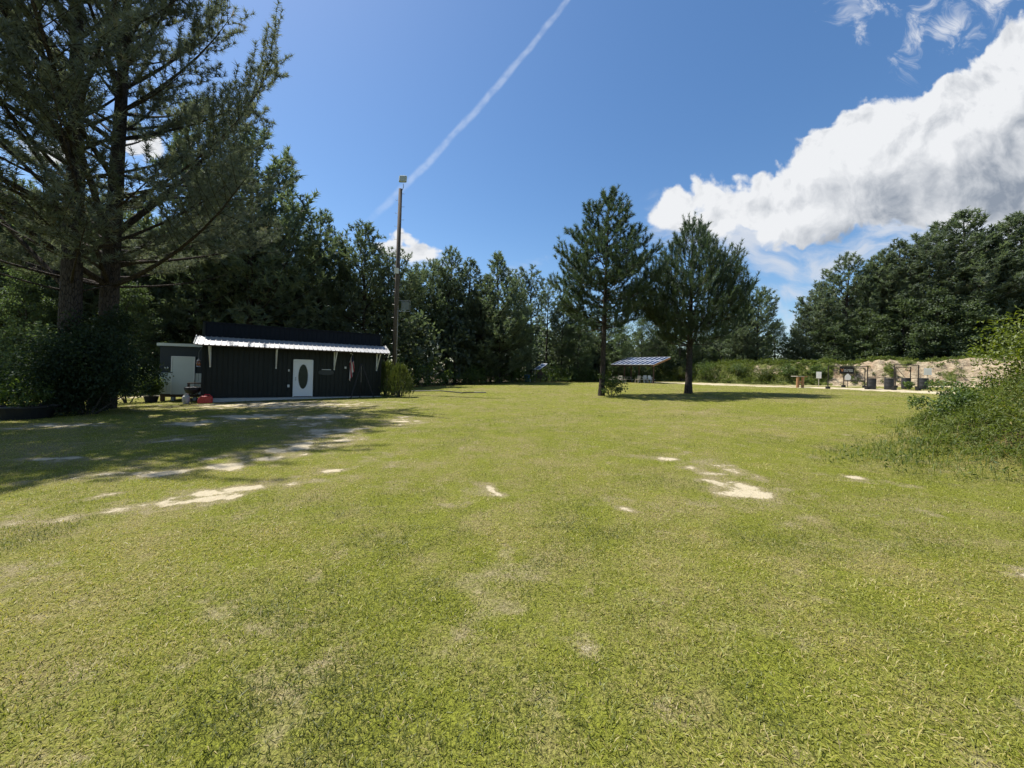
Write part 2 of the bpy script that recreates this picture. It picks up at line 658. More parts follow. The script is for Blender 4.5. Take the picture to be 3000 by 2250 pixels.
def dup(root, loc, rz=None, scale=None, label=None, group=None):
    r = root.copy()
    col.objects.link(r)
    r.location = loc
    if rz is not None:
        r.rotation_euler = (root.rotation_euler[0], root.rotation_euler[1], rz)
    if scale is not None:
        r.scale = scale
    if label:
        r['label'] = label
    if group:
        r['group'] = group
    for ch in list(root.children):
        c = ch.copy()
        col.objects.link(c)
        c.parent = r
        for g in ch.children:
            d = g.copy()
            col.objects.link(d)
            d.parent = c
    return r


# ------------------------------------------------------------------ ground
# bare sandy places worn into the lawn: photo x, y, half sizes (2212 px wide), turn
SAND = [
    (600, 874, 150, 5, 0), (680, 902, 40, 5, 0), (725, 898, 40, 4, 0), (655, 915, 32, 5, 0), (735, 927, 45, 4, 0), (640, 965, 50, 9, -8), (610, 985, 40, 5, -4), (690, 940, 30, 6, 0),
    (350, 1019, 88, 9, -5), (472, 1013, 38, 5, -4), (460, 990, 20, 6, 0), (545, 1052, 76, 9, -8), (480, 1064, 60, 7, -8), (400, 1085, 90, 8, -10), (440, 1090, 40, 6, -10), (325, 1105, 30, 4, -8),
    (235, 1070, 22, 6, -10), (200, 1078, 26, 3, -6), (870, 912, 28, 5, 0), (880, 900, 16, 3, 0), (706, 1019, 24, 5, -12), (1066, 1062, 22, 10, 20), (1552, 1006, 30, 20, 10), (1568, 1034, 26, 22, 30),
    (1588, 1062, 42, 13, 10), (1548, 1042, 24, 7, 4), (1615, 1022, 18, 4, 5), (1445, 990, 20, 4, 0), (1855, 1034, 34, 7, 12), (1880, 1044, 24, 4, 8), (1355, 1103, 16, 5, 10), 
    (2200, 1228, 30, 8, 15), (2212, 1245, 20, 5, 10), (545, 900, 60, 4, 0), (370, 950, 40, 6, 0), (80, 990, 70, 3, 0),
    (430, 915, 40, 4, 0), (130, 920, 60, 4, 0), (300, 858, 20, 4, 0),
    (1800, 1300, 30, 7, 14),]
SAND_W = []
for (cx_, cy_, rx_, ry_, rot_) in SAND:
    k_ = W_PX / 2212.0
    X_, Y_ = ground_hit(cx_ * k_, cy_ * k_)
    Y2_ = ground_hit(cx_ * k_, (cy_ - ry_) * k_)[1]
    a_ = rx_ * k_ / F_PX * Y_
    sl_ = math.radians(rot_)
    sh_ = -math.tan(sl_) * (Y2_ - Y_) / max(ry_, 1) * rx_ / max(a_, .01)      # drift in depth along the patch
    SAND_W.append((X_, Y_, a_, Y2_ - Y_, sh_))


def sand_at(x, y):
    """above 0: bare sand; below: grass"""
    x = np.asarray(x, float)
    y = np.asarray(y, float)
    wx = (fbm(x * 1.1, y * 0.8, 3, 21) - 0.5)
    wy = (fbm(x * 1.1 + 9, y * 0.8, 3, 22) - 0.5)
    n = 0.45 * (fbm(x * 1.3, y * 2.0, 3, 7) - 0.5) + 0.95 * (fbm(x * 4.0, y * 5.0, 4, 8) - 0.5)
    s = np.full(np.shape(x), -0.60)
    for (X, Y, a, b, sh) in SAND_W:
        dx = x - X + wx * 0.6 * a
        dy = y - Y - sh * dx + wy * 1.0 * b
        s = np.maximum(s, 0.46 * (1.0 - np.hypot(dx / a, dy / b) * 0.72) - 0.14 - 0.10 * (a < 0.45))
    # the sandy track that runs along the foot of the berm and in front of the barrels
    trk = [(21.0, 52.5), (23.9, 48.1), (26.8, 41.0), (28.9, 37.3), (30.3, 34.0), (30.6, 30.0), (31.2, 26.5)]
    dm = np.full(np.shape(x), 99.0)
    for (p_, q_) in zip(trk[:-1], trk[1:]):
        ex, ey = q_[0] - p_[0], q_[1] - p_[1]
        t_ = np.clip(((x - p_[0]) * ex + (y - p_[1]) * ey) / (ex * ex + ey * ey), 0, 1)
        dm = np.minimum(dm, np.hypot(x - p_[0] - t_ * ex, y - p_[1] - t_ * ey))
    s = np.maximum(s, 0.62 * np.clip(1.0 - (dm + wx * 1.0) / 2.3, -3, 1))
    yb = np.interp(x, [23, 28, 35, 41, 47], [56, 50.5, 43.8, 40.2, 37.0])
    tb = 1.0 - np.abs(y - yb + wy * 2.0) / 1.7
    s = np.maximum(s, 0.55 * np.where((x > 26) & (x < 48), tb, -4))
    return s + n * 1.35 - 0.02


def make_ground():
    r = np.concatenate([np.geomspace(0.7, 70, 290), np.geomspace(74, 1400, 26)])
    ang = np.concatenate([np.linspace(-64, 64, 380), np.linspace(68, 292, 40)])
    ang = np.radians(ang)
    R, A = np.meshgrid(r, ang, indexing='ij')
    X, Y = R * np.sin(A), R * np.cos(A)
    Z = terrain(X, Y)
    n, k = X.shape
    V = np.stack([X, Y, Z], -1).reshape(-1, 3)
    V = np.vstack([V, [[0, 0, T(0, 0)]]])
    i, j = np.meshgrid(np.arange(n - 1), np.arange(k), indexing='ij')
    j2 = (j + 1) % k
    F = np.stack([i * k + j, (i + 1) * k + j, (i + 1) * k + j2, i * k + j2], -1).reshape(-1, 4)[:, ::-1]
    s = np.append(sand_at(X.ravel(), Y.ravel()), -1)
    # floor of the wood: needles and leaf litter instead of lawn
    xx, yy = V[:, 0], V[:, 1]
    wood = np.maximum(wood_floor(xx, yy), 0.8 * sstep(0.06, 0.5, bank_h(xx, yy)))
    # cap at the middle
    me = tri_mesh('ground', V, F, ground_mat(), {'sand': s, 'litter': wood}, True)
    g = ob('ground', me)
    tag(g, kind='structure')
    cap = [(len(V) - 1, j_, (j_ + 1) % k) for j_ in range(k)]
    c = MB()
    c.add([tuple(V[-1])] + [tuple(V[j_]) for j_ in range(k)], [(0, (j_ + 1) % k + 1, j_ + 1) for j_ in range(k)])
    c.build('ground_under_viewer', ground_mat(), g)


def edge_line(x):
    """depth at which the wood begins"""
    return np.interp(x, [-60, -34, -20, -12, -6, 0, 6, 12, 20, 30, 60], [24, 27, 29, 33, 43, 50, 54, 57, 60, 62, 60])


def wood_floor(x, y):
    return sstep(-1.0, 1.5, y - edge_line(x) + (fbm(x * .5, y * .5, 2, 9) - .5) * 2) * (1 - sstep(26, 30, x))


def ground_mat():
    if 'lawn_soil' in MATS:
        return MATS['lawn_soil']
    m = bpy.data.materials.new('lawn_soil')
    m.use_nodes = True
    m.node_tree.nodes.clear()
    N = NT(m.node_tree)
    geo = N.node('ShaderNodeNewGeometry')
    P = geo.outputs['Position']
    sa = N.node('ShaderNodeAttribute', attribute_name='sand').outputs['Fac']
    li = N.node('ShaderNodeAttribute', attribute_name='litter').outputs['Fac']
    n_l = N.noise(P, 0.22, 4.0, 0.6)
    n_m = N.noise(P, 1.7, 5.0, 0.62)
    n_f = N.noise(P, 14.0, 5.0, 0.7)
    n_g = N.noise(P, 60.0, 3.0, 0.7)
    n_h = N.noise(P, 150.0, 3.0, 0.75)
    th = N.step(N.math('ADD', N.math('MULTIPLY', n_h, 0.6), N.math('MULTIPLY', n_g, 0.4)), 0.36, 0.62)
    green = N.mix(th, (0.028, 0.032, 0.007), (0.228, 0.246, 0.032))
    straw = N.mix(th, (0.045, 0.034, 0.014), (0.345, 0.285, 0.135))
    dry = N.step(N.math('ADD', N.math('ADD', N.math('MULTIPLY', n_m, 0.45), N.math('MULTIPLY', n_l, 0.40)), N.math('MULTIPLY', n_f, 0.25)), 0.46, 0.70)
    c = N.mix(N.math('MULTIPLY', dry, 0.85), green, straw)
    sandc = N.mix(n_f, (0.37, 0.31, 0.20), (0.56, 0.49, 0.345))
    sandc = N.mix(N.step(n_m, 0.52, 0.75), sandc, (0.40, 0.32, 0.21))
    sv = N.math('ADD', N.math('ADD', sa, N.math('MULTIPLY', N.math('SUBTRACT', n_f, 0.5), 0.55)), N.math('MULTIPLY', N.math('SUBTRACT', n_g, 0.5), 0.35))
    worn = N.step(sv, -0.50, 0.0)
    c = N.mix(N.math('MULTIPLY', worn, 0.7), c, N.mix(th, (0.085, 0.068, 0.034), (0.36, 0.30, 0.185)))
    sf = N.step(sv, -0.03, 0.15)
    c = N.mix(sf, c, sandc)
    lit = N.mix(n_f, (0.030, 0.024, 0.012), (0.075, 0.055, 0.028))
    c = N.mix(li, c, lit)
    p = N.node('ShaderNodeBsdfPrincipled')
    N.l.new(c, p.inputs['Base Color'])
    p.inputs['Roughness'].default_value = 0.95
    p.inputs['Specular IOR Level'].default_value = 0.1
    b = N.node('ShaderNodeBump')
    b.inputs['Strength'].default_value = 0.85
    b.inputs['Distance'].default_value = 0.05
    N.l.new(N.math('ADD', N.math('MULTIPLY', n_f, 0.7), N.math('MULTIPLY', n_g, 0.5)), b.inputs['Height'])
    N.l.new(b.outputs[0], p.inputs['Normal'])
    o = N.node('ShaderNodeOutputMaterial')
    N.l.new(p.outputs[0], o.inputs['Surface'])
    MATS['lawn_soil'] = m
    return m


make_ground()


# ------------------------------------------------------------------ grass of the lawn
def grass_mat():
    m = bpy.data.materials.new('grass_blade')
    m.use_nodes = True
    m.node_tree.nodes.clear()
    N = NT(m.node_tree)
    v = N.node('ShaderNodeAttribute', attribute_name='var').outputs['Fac']
    r = N.node('ShaderNodeValToRGB')
    N.l.new(v, r.inputs[0])
    e = r.color_ramp.elements
    e[0].position, e[0].color = 0.0, (0.084, 0.100, 0.014, 1)
    e[1].position, e[1].color = 1.0, (0.46, 0.38, 0.20, 1)
    for p_, c_ in ((0.35, (0.196, 0.222, 0.024, 1)), (0.62, (0.306, 0.312, 0.042, 1)), (0.80, (0.41, 0.35, 0.105, 1))):
        q = e.new(p_)
        q.color = c_
    d = N.node('ShaderNodeBsdfDiffuse')
    N.l.new(r.outputs[0], d.inputs['Color'])
    t = N.node('ShaderNodeBsdfTranslucent')
    N.l.new(N.vmath('MULTIPLY', r.outputs[0], (1.1, 1.12, 0.55)), t.inputs['Color'])
    s = N.node('ShaderNodeMixShader')
    s.inputs[0].default_value = 0.42
    N.l.new(d.outputs[0], s.inputs[1])
    N.l.new(t.outputs[0], s.inputs[2])
    g = N.node('ShaderNodeBsdfGlossy')
    g.inputs['Roughness'].default_value = 0.5
    s2 = N.node('ShaderNodeMixShader')
    s2.inputs[0].default_value = 0.025
    N.l.new(s.outputs[0], s2.inputs[1])
    N.l.new(g.outputs[0], s2.inputs[2])
    o = N.node('ShaderNodeOutputMaterial')
    N.l.new(s2.outputs[0], o.inputs['Surface'])
    return m


def blades(rng, x, y, L, Wd, lean, var):
    """kite shaped blades, two triangles each"""
    n = len(x)
    z = terrain(x, y)
    a = rng.uniform(0, 2 * np.pi, n)
    h = np.stack([np.cos(a), np.sin(a), np.zeros(n)], -1)
    side = np.stack([-np.sin(a), np.cos(a), np.zeros(n)], -1)
    B = np.stack([x, y, z - 0.004], -1)
    sl, cl = np.sin(lean)[:, None], np.cos(lean)[:, None]
    up = np.array([0, 0, 1.0])
    mid = B + (h * sl * 0.45 + up * cl * 0.62) * L[:, None]
    tip = B + (h * (sl * 1.0 + 0.12) + up * cl * (0.72 + 0.3 * (1 - sl))) * L[:, None]
    tw = rng.normal(0, 0.35, (n, 1))
    sd = side * 1.0 + up * tw
    V = np.stack([B, mid + sd * Wd[:, None] / 2, mid - sd * Wd[:, None] / 2, tip], 1)
    idx = np.arange(n)[:, None] * 4
    F = np.concatenate([idx + np.array([[0, 1, 2]]), idx + np.array([[2, 1, 3]])], 1).reshape(-1, 3)
    return V.reshape(-1, 3), F, np.repeat(var, 4)


def scatter(rng, y0, y1, dens, marg=1.2):
    wmax = 1.42 * y1 + marg
    n = int((y1 - y0) * 2 * wmax * dens)
    y = rng.uniform(y0, y1, n)
    x = rng.uniform(-wmax, wmax, n)
    k = np.abs(x) < 1.40 * y + marg
    return x[k], y[k]


def make_grass():
    rng = np.random.default_rng(4)
    Vs, Fs, As, base = [], [], [], 0
    zones = [(1.2, 2.6, 7400, 1.0), (2.6, 4.0, 4600, 1.15), (4.0, 6.5, 1850, 1.45), (6.5, 11.0, 720, 2.0), (11.0, 19.0, 260, 3.0), (19.0, 34.0, 80, 4.4), (34.0, 52.0, 26, 6.0)]
    for (y0, y1, dens, big) in zones:
        x, y = scatter(rng, y0, y1, dens)
        s = sand_at(x, y)
        clump = fbm(x * 5.0, y * 5.0, 3, 31)
        patch = fbm(x * 0.8, y * 0.8, 4, 33)
        keep = rng.random(len(x)) > sstep(-0.26, 0.16, s) * 0.99
        keep &= rng.random(len(x)) < 0.30 + 1.6 * sstep(0.30, 0.62, clump * 0.7 + patch * 0.3)
        keep &= wood_floor(x, y) < 0.5
        hx, hy = x - HOUSE_O[0], y - HOUSE_O[1]
        lx = hx * HOUSE_D[0] + hy * HOUSE_D[1]
        ly = -hx * HOUSE_D[1] + hy * HOUSE_D[0]
        keep &= ~((lx > -0.1) & (lx < 9.0) & (ly > -0.25) & (ly < 7))
        x, y, clump, patch, s = x[keep], y[keep], clump[keep], patch[keep], s[keep]
        n = len(x)
        far = sstep(12, 24, y)
        L = rng.gamma(4.0, 0.0060, n) * (1 - 0.45 * sstep(-0.4, 0.1, s)) * (0.7 + 0.6 * patch) * (1 + 0.12 * (big - 1)) + 0.010
        tall = rng.random(n) < 0.004
        L = np.where(tall, L * 2.0, L)
        Wd = rng.uniform(0.0028, 0.0054, n) * (0.55 + 0.45 * big) * (1 + 0.25 * (big - 1))
        lean = np.clip(rng.normal(0.86, 0.36, n), 0.05, 1.5)
        drier = sstep(0.42, 0.66, fbm(x * 0.35 + 7, y * 0.35, 4, 35) * 0.55 + fbm(x * 1.6, y * 1.6, 3, 36) * 0.45)
        lush = sstep(0.56, 0.70, fbm(x * 1.1 + 3, y * 1.1 + 8, 4, 39))
        var = np.clip(rng.normal(0.36, 0.16, n) + 0.34 * drier - 0.25 * (patch - 0.5) - 0.34 * lush + 0.3 * sstep(-0.4, 0.1, s), 0, 0.88)
        dead = rng.random(n) < (0.08 + 0.22 * drier + 0.3 * sstep(-0.4, 0.1, s)) * (1 - 0.5 * far)
        var = np.where(dead, rng.uniform(0.78, 1.0, n), var)
        lean = np.where(dead, np.clip(lean + 0.4, 0, 1.54), lean)
        V, F, A = blades(rng, x, y, L, Wd, lean, var)
        Vs.append(V)
        Fs.append(F + base)
        As.append(A)
        base += len(V)
    me = tri_mesh('lawn_grass', np.vstack(Vs), np.vstack(Fs), grass_mat(), {'var': np.concatenate(As)})
    print('grass tris', len(me.polygons))
    tag(ob('lawn_grass', me), 'short mown yellow green grass with dry straw covering the field', 'grass', kind='stuff')


HOUSE_O = np.array((-15.8, 19.7))
HOUSE_D = np.array((0.832, 0.5547))
make_grass()


# ------------------------------------------------------------------ plants
def unit(v):
    return v / np.maximum(np.linalg.norm(v, axis=-1, keepdims=True), 1e-9)


def spray(rng, P, D, S, k, L, Wd, ang=(25, 60), var=None):
    """k needles round every shoot (base P, direction D, length S)"""
    n = len(P)
    P, D, S = np.repeat(P, k, 0), np.repeat(D, k, 0), np.repeat(S, k)
    m = n * k
    t = rng.random(m) ** 0.8
    q = unit(np.cross(D, rng.normal(size=(m, 3))))
    a = np.radians(rng.uniform(ang[0], ang[1], m))[:, None]
    nd = unit(D * np.cos(a) + q * np.sin(a) + np.array([0, 0, 0.08]))
    B = P + D * (S * t)[:, None]
    ln = (L * rng.uniform(0.7, 1.15, m))[:, None]
    sd = unit(np.cross(nd, rng.normal(size=(m, 3)))) * Wd / 2
    V = np.stack([B - sd, B + sd, B + nd * ln], 1).reshape(-1, 3)
    F = np.arange(m * 3).reshape(-1, 3)
    v = rng.uniform(0, 1, n) if var is None else var
    vv = np.clip(np.repeat(v, k) * 0.7 + rng.uniform(0, 0.3, m), 0, 1)
    return V, F, np.repeat(vv, 3)


def leaves(rng, C, rad, per, L, Wd, up=0.35, flat=0.75, var=None):
    """kite shaped leaves scattered round clump centres"""
    n = len(C)
    rad = np.broadcast_to(rad, (n,))
    m = n * per
    off = unit(rng.normal(size=(m, 3))) * (rng.random((m, 1)) ** 0.45)
    off[:, 2] *= flat
    P = np.repeat(C, per, 0) + off * np.repeat(rad, per)[:, None]
    d = unit(off * 0.8 + rng.normal(size=(m, 3)) * 0.7 + np.array([0, 0, -0.15]))
    nrm = unit(rng.normal(size=(m, 3)) * 0.8 + np.array([0, 0, up * 2]))
    sd = unit(np.cross(d, nrm))
    ln = (L * rng.uniform(0.6, 1.25, m))[:, None]
    w = (Wd * rng.uniform(0.7, 1.2, m))[:, None] / 2
    fold = np.cross(sd, d) * w * 0.5
    mid = P + d * ln * 0.45
    V = np.stack([P, mid + sd * w + fold, P + d * ln, mid - sd * w + fold], 1).reshape(-1, 3)
    i = np.arange(m)[:, None] * 4
    F = np.concatenate([i + [[0, 1, 2]], i + [[0, 2, 3]]], 1).reshape(-1, 3)
    v = rng.uniform(0, 1, n) if var is None else var
    vv = np.clip(np.repeat(v, per) * 0.65 + rng.uniform(0, 0.35, m), 0, 1)
    return V, F, np.repeat(vv, 4)


def join(parts):
    Vs, Fs, As, b = [], [], [], 0
    for V, F, A in parts:
        Vs.append(V)
        Fs.append(F + b)
        As.append(A)
        b += len(V)
    return np.vstack(Vs), np.vstack(Fs), np.concatenate(As)


class Tubes:
    """many tapered limbs in one mesh (numpy)"""

    def __init__(self):
        self.V, self.F, self.n = [], [], 0

    def add(self, pts, radii, n=5):
        pts = np.asarray(pts, float)
        radii = np.asarray(radii, float)
        d = unit(np.gradient(pts, axis=0))
        ref = np.array([1.0, 0, 0]) if abs(d[0, 2]) > 0.7 else np.array([0, 0, 1.0])
        x = unit(ref - d * (d @ ref)[:, None])
        y = np.cross(d, x)
        t = np.linspace(0, 2 * np.pi, n, endpoint=False)
        V = pts[:, None] + (x[:, None] * np.cos(t)[None, :, None] + y[:, None] * np.sin(t)[None, :, None]) * radii[:, None, None]
        k = len(pts)
        i, j = np.meshgrid(np.arange(k - 1), np.arange(n), indexing='ij')
        j2 = (j + 1) % n
        F = np.stack([i * n + j, i * n + j2, (i + 1) * n + j2, (i + 1) * n + j], -1).reshape(-1, 4) + self.n
        self.V.append(V.reshape(-1, 3))
        self.F.append(F)
        self.n += k * n

    def mesh(self, name, m):
        return tri_mesh(name, np.vstack(self.V), np.vstack(self.F), m, smooth=True)


def pine_parts(seed, H, prof, nb, r0, spacing=0.45, elev=(5, 55), curl=35, sub=0.36, shoot=(0.3, 0.55), upw=0.5, lean=(0, 0), twig_tubes=True, sides=9, asym=0.25, minsub=0.3, dead=0, sstepl=0.30, tmin=0.30, lvar=(0.62, 1.12)):
    """trunk with limbs as tubes, and the shoots that carry the needles. prof: [(height, radius)...]"""
    rng = np.random.default_rng(seed)
    tb = Tubes()
    zs = np.linspace(0, H, 14)
    wob = np.cumsum(rng.normal(0, 0.03, (14, 2)), 0) * (H / 14.0)
    wob -= wob[0]
    tx = wob[:, 0] * 0.4 + lean[0] * zs
    ty = wob[:, 1] * 0.4 + lean[1] * zs
    rad = r0 * (1 - zs / H) ** 0.8 + 0.012
    rad[0] *= 1.28
    tb.add(np.stack([tx, ty, zs], -1), rad, sides)
    pz, pr = zip(*prof)
    P, D, S = [], [], []
    z0, z1 = pz[0], H * 0.985
    ga = rng.uniform(0, 6.28)
    side = rng.uniform(0, 6.28)
    for i in range(nb):
        f = (i + rng.uniform(0.1, 0.9)) / nb
        z = z0 + (z1 - z0) * f ** 0.95
        az = ga + 2.399963 * i + rng.normal(0, 0.35)
        L = np.interp(z, pz, pr) * rng.uniform(*lvar) * (1 + asym * math.cos(az - side))
        if L < 0.12:
            L = 0.12
        e0 = math.radians(np.interp(f, [0, 1], elev) + rng.normal(0, 8))
        L = L / max(0.45, math.cos(e0 + math.radians(curl) * .4))
        k = 7
        ts = np.linspace(0, 1, k)
        el = e0 + math.radians(curl) * ts ** 1.6
        azs = az + rng.normal(0, 0.16) * ts
        st = np.stack([np.cos(azs) * np.cos(el), np.sin(azs) * np.cos(el), np.sin(el)], -1) * (L / (k - 1))
        rise = st[1:, 2].sum()
        z = max(z0 * 0.92, z - 0.8 * rise)
        b = np.array([np.interp(z, zs, tx), np.interp(z, zs, ty), z])
        pts = b + np.vstack([np.zeros(3), np.cumsum(st[1:], 0)])
        rb = min(r0 * 0.42, 0.012 + 0.011 * L) * (1 - ts * 0.86)
        tb.add(pts, rb, 5)
        if i < dead:
            continue
        tan = unit(np.gradient(pts, axis=0))
        nbl = max(2, int(L / spacing))
        for q in range(nbl + 1):
            t = tmin + (1 - tmin) * (q + rng.uniform(0, .6)) / nbl if q < nbl else 1.0
            t = min(t, 1.0)
            pb = np.array([np.interp(t, ts, pts[:, c]) for c in range(3)])
            tg = unit(np.array([np.interp(t, ts, tan[:, c]) for c in range(3)]))
            sg = 1 if q % 2 else -1
            perp = unit(np.cross(tg, [0, 0, 1.0]) * sg + np.array([0, 0, rng.normal(0.15, 0.35)]))
            aa = math.radians(rng.uniform(30, 62)) if q < nbl else 0.0
            d0 = unit(tg * math.cos(aa) + perp * math.sin(aa))
            ls = (sub * L * (1 - 0.55 * t) + minsub) * rng.uniform(0.7, 1.15) if q < nbl else minsub * 0.8
            d1 = unit(d0 + np.array([0, 0, upw]))
            p1 = pb + d0 * ls * 0.5
            p2 = p1 + d1 * ls * 0.5
            if twig_tubes:
                tb.add([pb, p1, p2], [max(0.008, rb[-1]), 0.008, 0.005], 3)
            ns = max(2, int(ls / sstepl))
            for u in range(ns):
                g = (u + 0.6) / ns
                pp = pb + d0 * ls * min(g, .5) + d1 * ls * max(0, g - .5)
                sd_ = unit((d0 if g < .5 else d1) * 0.9 + rng.normal(0, 0.45, 3) + np.array([0, 0, upw * 1.3]))
                P.append(pp)
                D.append(sd_)
                S.append(rng.uniform(*shoot) * (0.8 + 0.4 * g))
    return rng, tb, np.array(P), np.array(D), np.array(S)


BARK = bark_mat('pine_bark', (0.024, 0.020, 0.017), (0.105, 0.086, 0.072))
BARK2 = bark_mat('grey_bark', (0.040, 0.036, 0.030), (0.170, 0.155, 0.130))
PINE_NEAR = leaf_mat('pine_needles_bright', (0.034, 0.060, 0.036), (0.088, 0.124, 0.058), (0.13, 0.12, 0.05), trans=0.40, gloss=0.045, tint=0.03, thru=(1.1, 1.2, 0.7))
PINE_TALL = leaf_mat('pine_needles_tall', (0.085, 0.105, 0.078), (0.190, 0.210, 0.140), (0.24, 0.18, 0.12), trans=0.46, gloss=0.05, tint=0.05, thru=(1.1, 1.15, 0.8))
PINE_FAR = leaf_mat('pine_needles_wood', (0.072, 0.098, 0.066), (0.165, 0.200, 0.115), (0.19, 0.165, 0.10), trans=0.46, gloss=0.03, thru=(1.1, 1.2, 0.75))
OAK = leaf_mat('broad_leaves', (0.062, 0.094, 0.046), (0.140, 0.180, 0.080), None, trans=0.46, gloss=0.03, thru=(1.15, 1.25, 0.7))
SHRUB = leaf_mat('shrub_leaves', (0.050, 0.085, 0.022), (0.120, 0.170, 0.040), None, trans=0.44, gloss=0.03)
DARKSHRUB = leaf_mat('evergreen_shrub_leaves', (0.014, 0.026, 0.010), (0.036, 0.054, 0.020), None, trans=0.25, gloss=0.02, tint=0.05)
JUNIPER = leaf_mat('juniper_sprays', (0.062, 0.088, 0.018), (0.145, 0.165, 0.036), None, trans=0.36, gloss=0.04, tint=0.08)
BRIGHT = leaf_mat('bright_leaves', (0.075, 0.108, 0.016), (0.205, 0.235, 0.034), None, trans=0.48, gloss=0.03, tint=0.05)
WEED = leaf_mat('weed_leaves', (0.058, 0.090, 0.022), (0.185, 0.220, 0.048), (0.34, 0.27, 0.13), trans=0.46, gloss=0.015, tint=0.05)


def tree_from(name, label, cat, trunk_me, crown_me, loc, rz=0.0, scale=(1, 1, 1), group=None):
    t = thing(name, label, cat, loc, rz, group)
    t.scale = scale
    ob('trunk', trunk_me, t)
    ob('crown', crown_me, t)
    return t


# the two young pines on the lawn
def lawn_pine(px, Y, label, **kw):
    k, L, Wd, ang = kw.pop('k'), kw.pop('L'), kw.pop('Wd'), kw.pop('ang')
    rng, tb, P, D, S = pine_parts(**kw)
    V, F, A = spray(rng, P, D, S, k, L, Wd, ang)
    print('pine shoots', len(P), 'tris', len(F))
    g = on_ground(px, Y)
    g.z -= 0.05
    return tree_from('pine_tree', label, 'tree', tb.mesh('trunk', BARK), tri_mesh('crown', V, F, PINE_NEAR, {'var': A}), g)


lawn_pine(602, 24.6, 'slender pine on the lawn with a bush round its foot', seed=12, H=13.0,
          prof=[(4.2, 1.6), (5.2, 2.8), (7.0, 3.4), (8.6, 3.2), (10.0, 2.3), (11.4, 1.3), (12.4, 0.6), (13.0, 0.1)], nb=78, r0=0.17,
          spacing=0.29, elev=(-4, 34), curl=20, sub=0.42, shoot=(0.28, 0.5), upw=0.42, lean=(0.012, 0.0), asym=0.2, lvar=(0.74, 1.08), k=58, L=0.24, Wd=0.030, ang=(28, 70))
lawn_pine(689, 26.3, 'broad bushy pine on the lawn with upright shoots, beside the sandy track', seed=5, H=11.4,
          prof=[(3.5, 2.1), (4.6, 3.4), (6.0, 3.9), (7.4, 3.4), (8.8, 2.3), (9.8, 1.3), (10.8, 0.6), (11.4, 0.1)], nb=84, r0=0.22,
          spacing=0.32, elev=(-8, 30), curl=30, sub=0.42, shoot=(0.45, 0.85), upw=0.9, lean=(0.0, 0.0), asym=0.05, lvar=(0.8, 1.06), k=58, L=0.24, Wd=0.030, ang=(22, 62))

# the two tall pines at the edge of the yard, sparse long limbs
for (px, Y, sd, lab, H, prof, ln) in (
        (69, 15.2, 31, 'tall pine with a thick trunk rising out of the dark shrub', 23.0, [(5.2, 3.0), (7.5, 5.4), (12, 6.2), (16, 5.6), (20, 3.8), (23, 0.4)], (-0.006, 0.0)),
        (103, 16.6, 44, 'tall forking pine whose limbs reach out over the dark house', 24.0, [(5.8, 4.2), (7.5, 8.2), (10.5, 7.8), (13, 6.8), (16.5, 5.6), (20, 4.0), (24, 0.5)], (0.02, 0.01))):
    rng, tb, P, D, S = pine_parts(seed=sd, H=H, prof=prof, nb=62, r0=0.36, spacing=0.34, elev=(6, 58), curl=20, sub=0.36, shoot=(0.14, 0.26),
                                  upw=0.5, lean=ln, sides=14, asym=0.25, minsub=0.55, dead=2, tmin=0.46, sstepl=0.24)
    V, F, A = spray(rng, P, D, S, 27, 0.25, 0.028, (20, 100))
    print('tall pine shoots', len(P), 'tris', len(F))
    g = on_ground(px, Y)
    g.z -= 0.08
    tree_from('pine_tree', lab, 'tree', tb.mesh('trunk', BARK), tri_mesh('crown', V, F, PINE_TALL, {'var': A}), g)

# ---- kinds of tree for the wood
FAR = []
for i, (H, prof, nb, r0, el, up, sp) in enumerate((
        (18.0, [(3.5, 1.6), (6.5, 3.0), (10, 3.4), (13, 2.7), (15.5, 1.8), (17, 1.0), (18, 0.2)], 84, 0.20, (0, 50), 0.4, 0.55),
        (18.0, [(2.0, 2.2), (5.0, 3.4), (9, 3.5), (12, 2.8), (15, 1.7), (17, 0.8), (18, 0.2)], 96, 0.20, (-2, 50), 0.45, 0.55),
        (18.0, [(5.0, 1.8), (8.0, 3.0), (11.5, 3.4), (14, 3.0), (16.5, 1.9), (18, 0.5)], 76, 0.19, (4, 55), 0.4, 0.55),
        (18.0, [(1.0, 2.4), (4.0, 3.3), (8, 3.1), (12, 2.2), (15, 1.3), (18, 0.15)], 110, 0.18, (0, 55), 0.6, 0.55),
        (18.0, [(10.0, 1.0), (12.5, 2.1), (15, 2.2), (17, 1.4), (18, 0.4)], 40, 0.17, (10, 50), 0.3, 0.6))):
    rng, tb, P, D, S = pine_parts(100 + i, H, prof, nb, r0, sp, el, 28, 0.34, (0.3, 0.5), up, twig_tubes=False, sides=7, minsub=0.4, asym=0.3)
    V, F, A = spray(rng, P, D, S, 15, 0.38, 0.085, (20, 80))
    FAR.append((tb.mesh('trunk', BARK), tri_mesh('crown', V, F, PINE_FAR, {'var': A})))
    print('far pine', i, len(F))


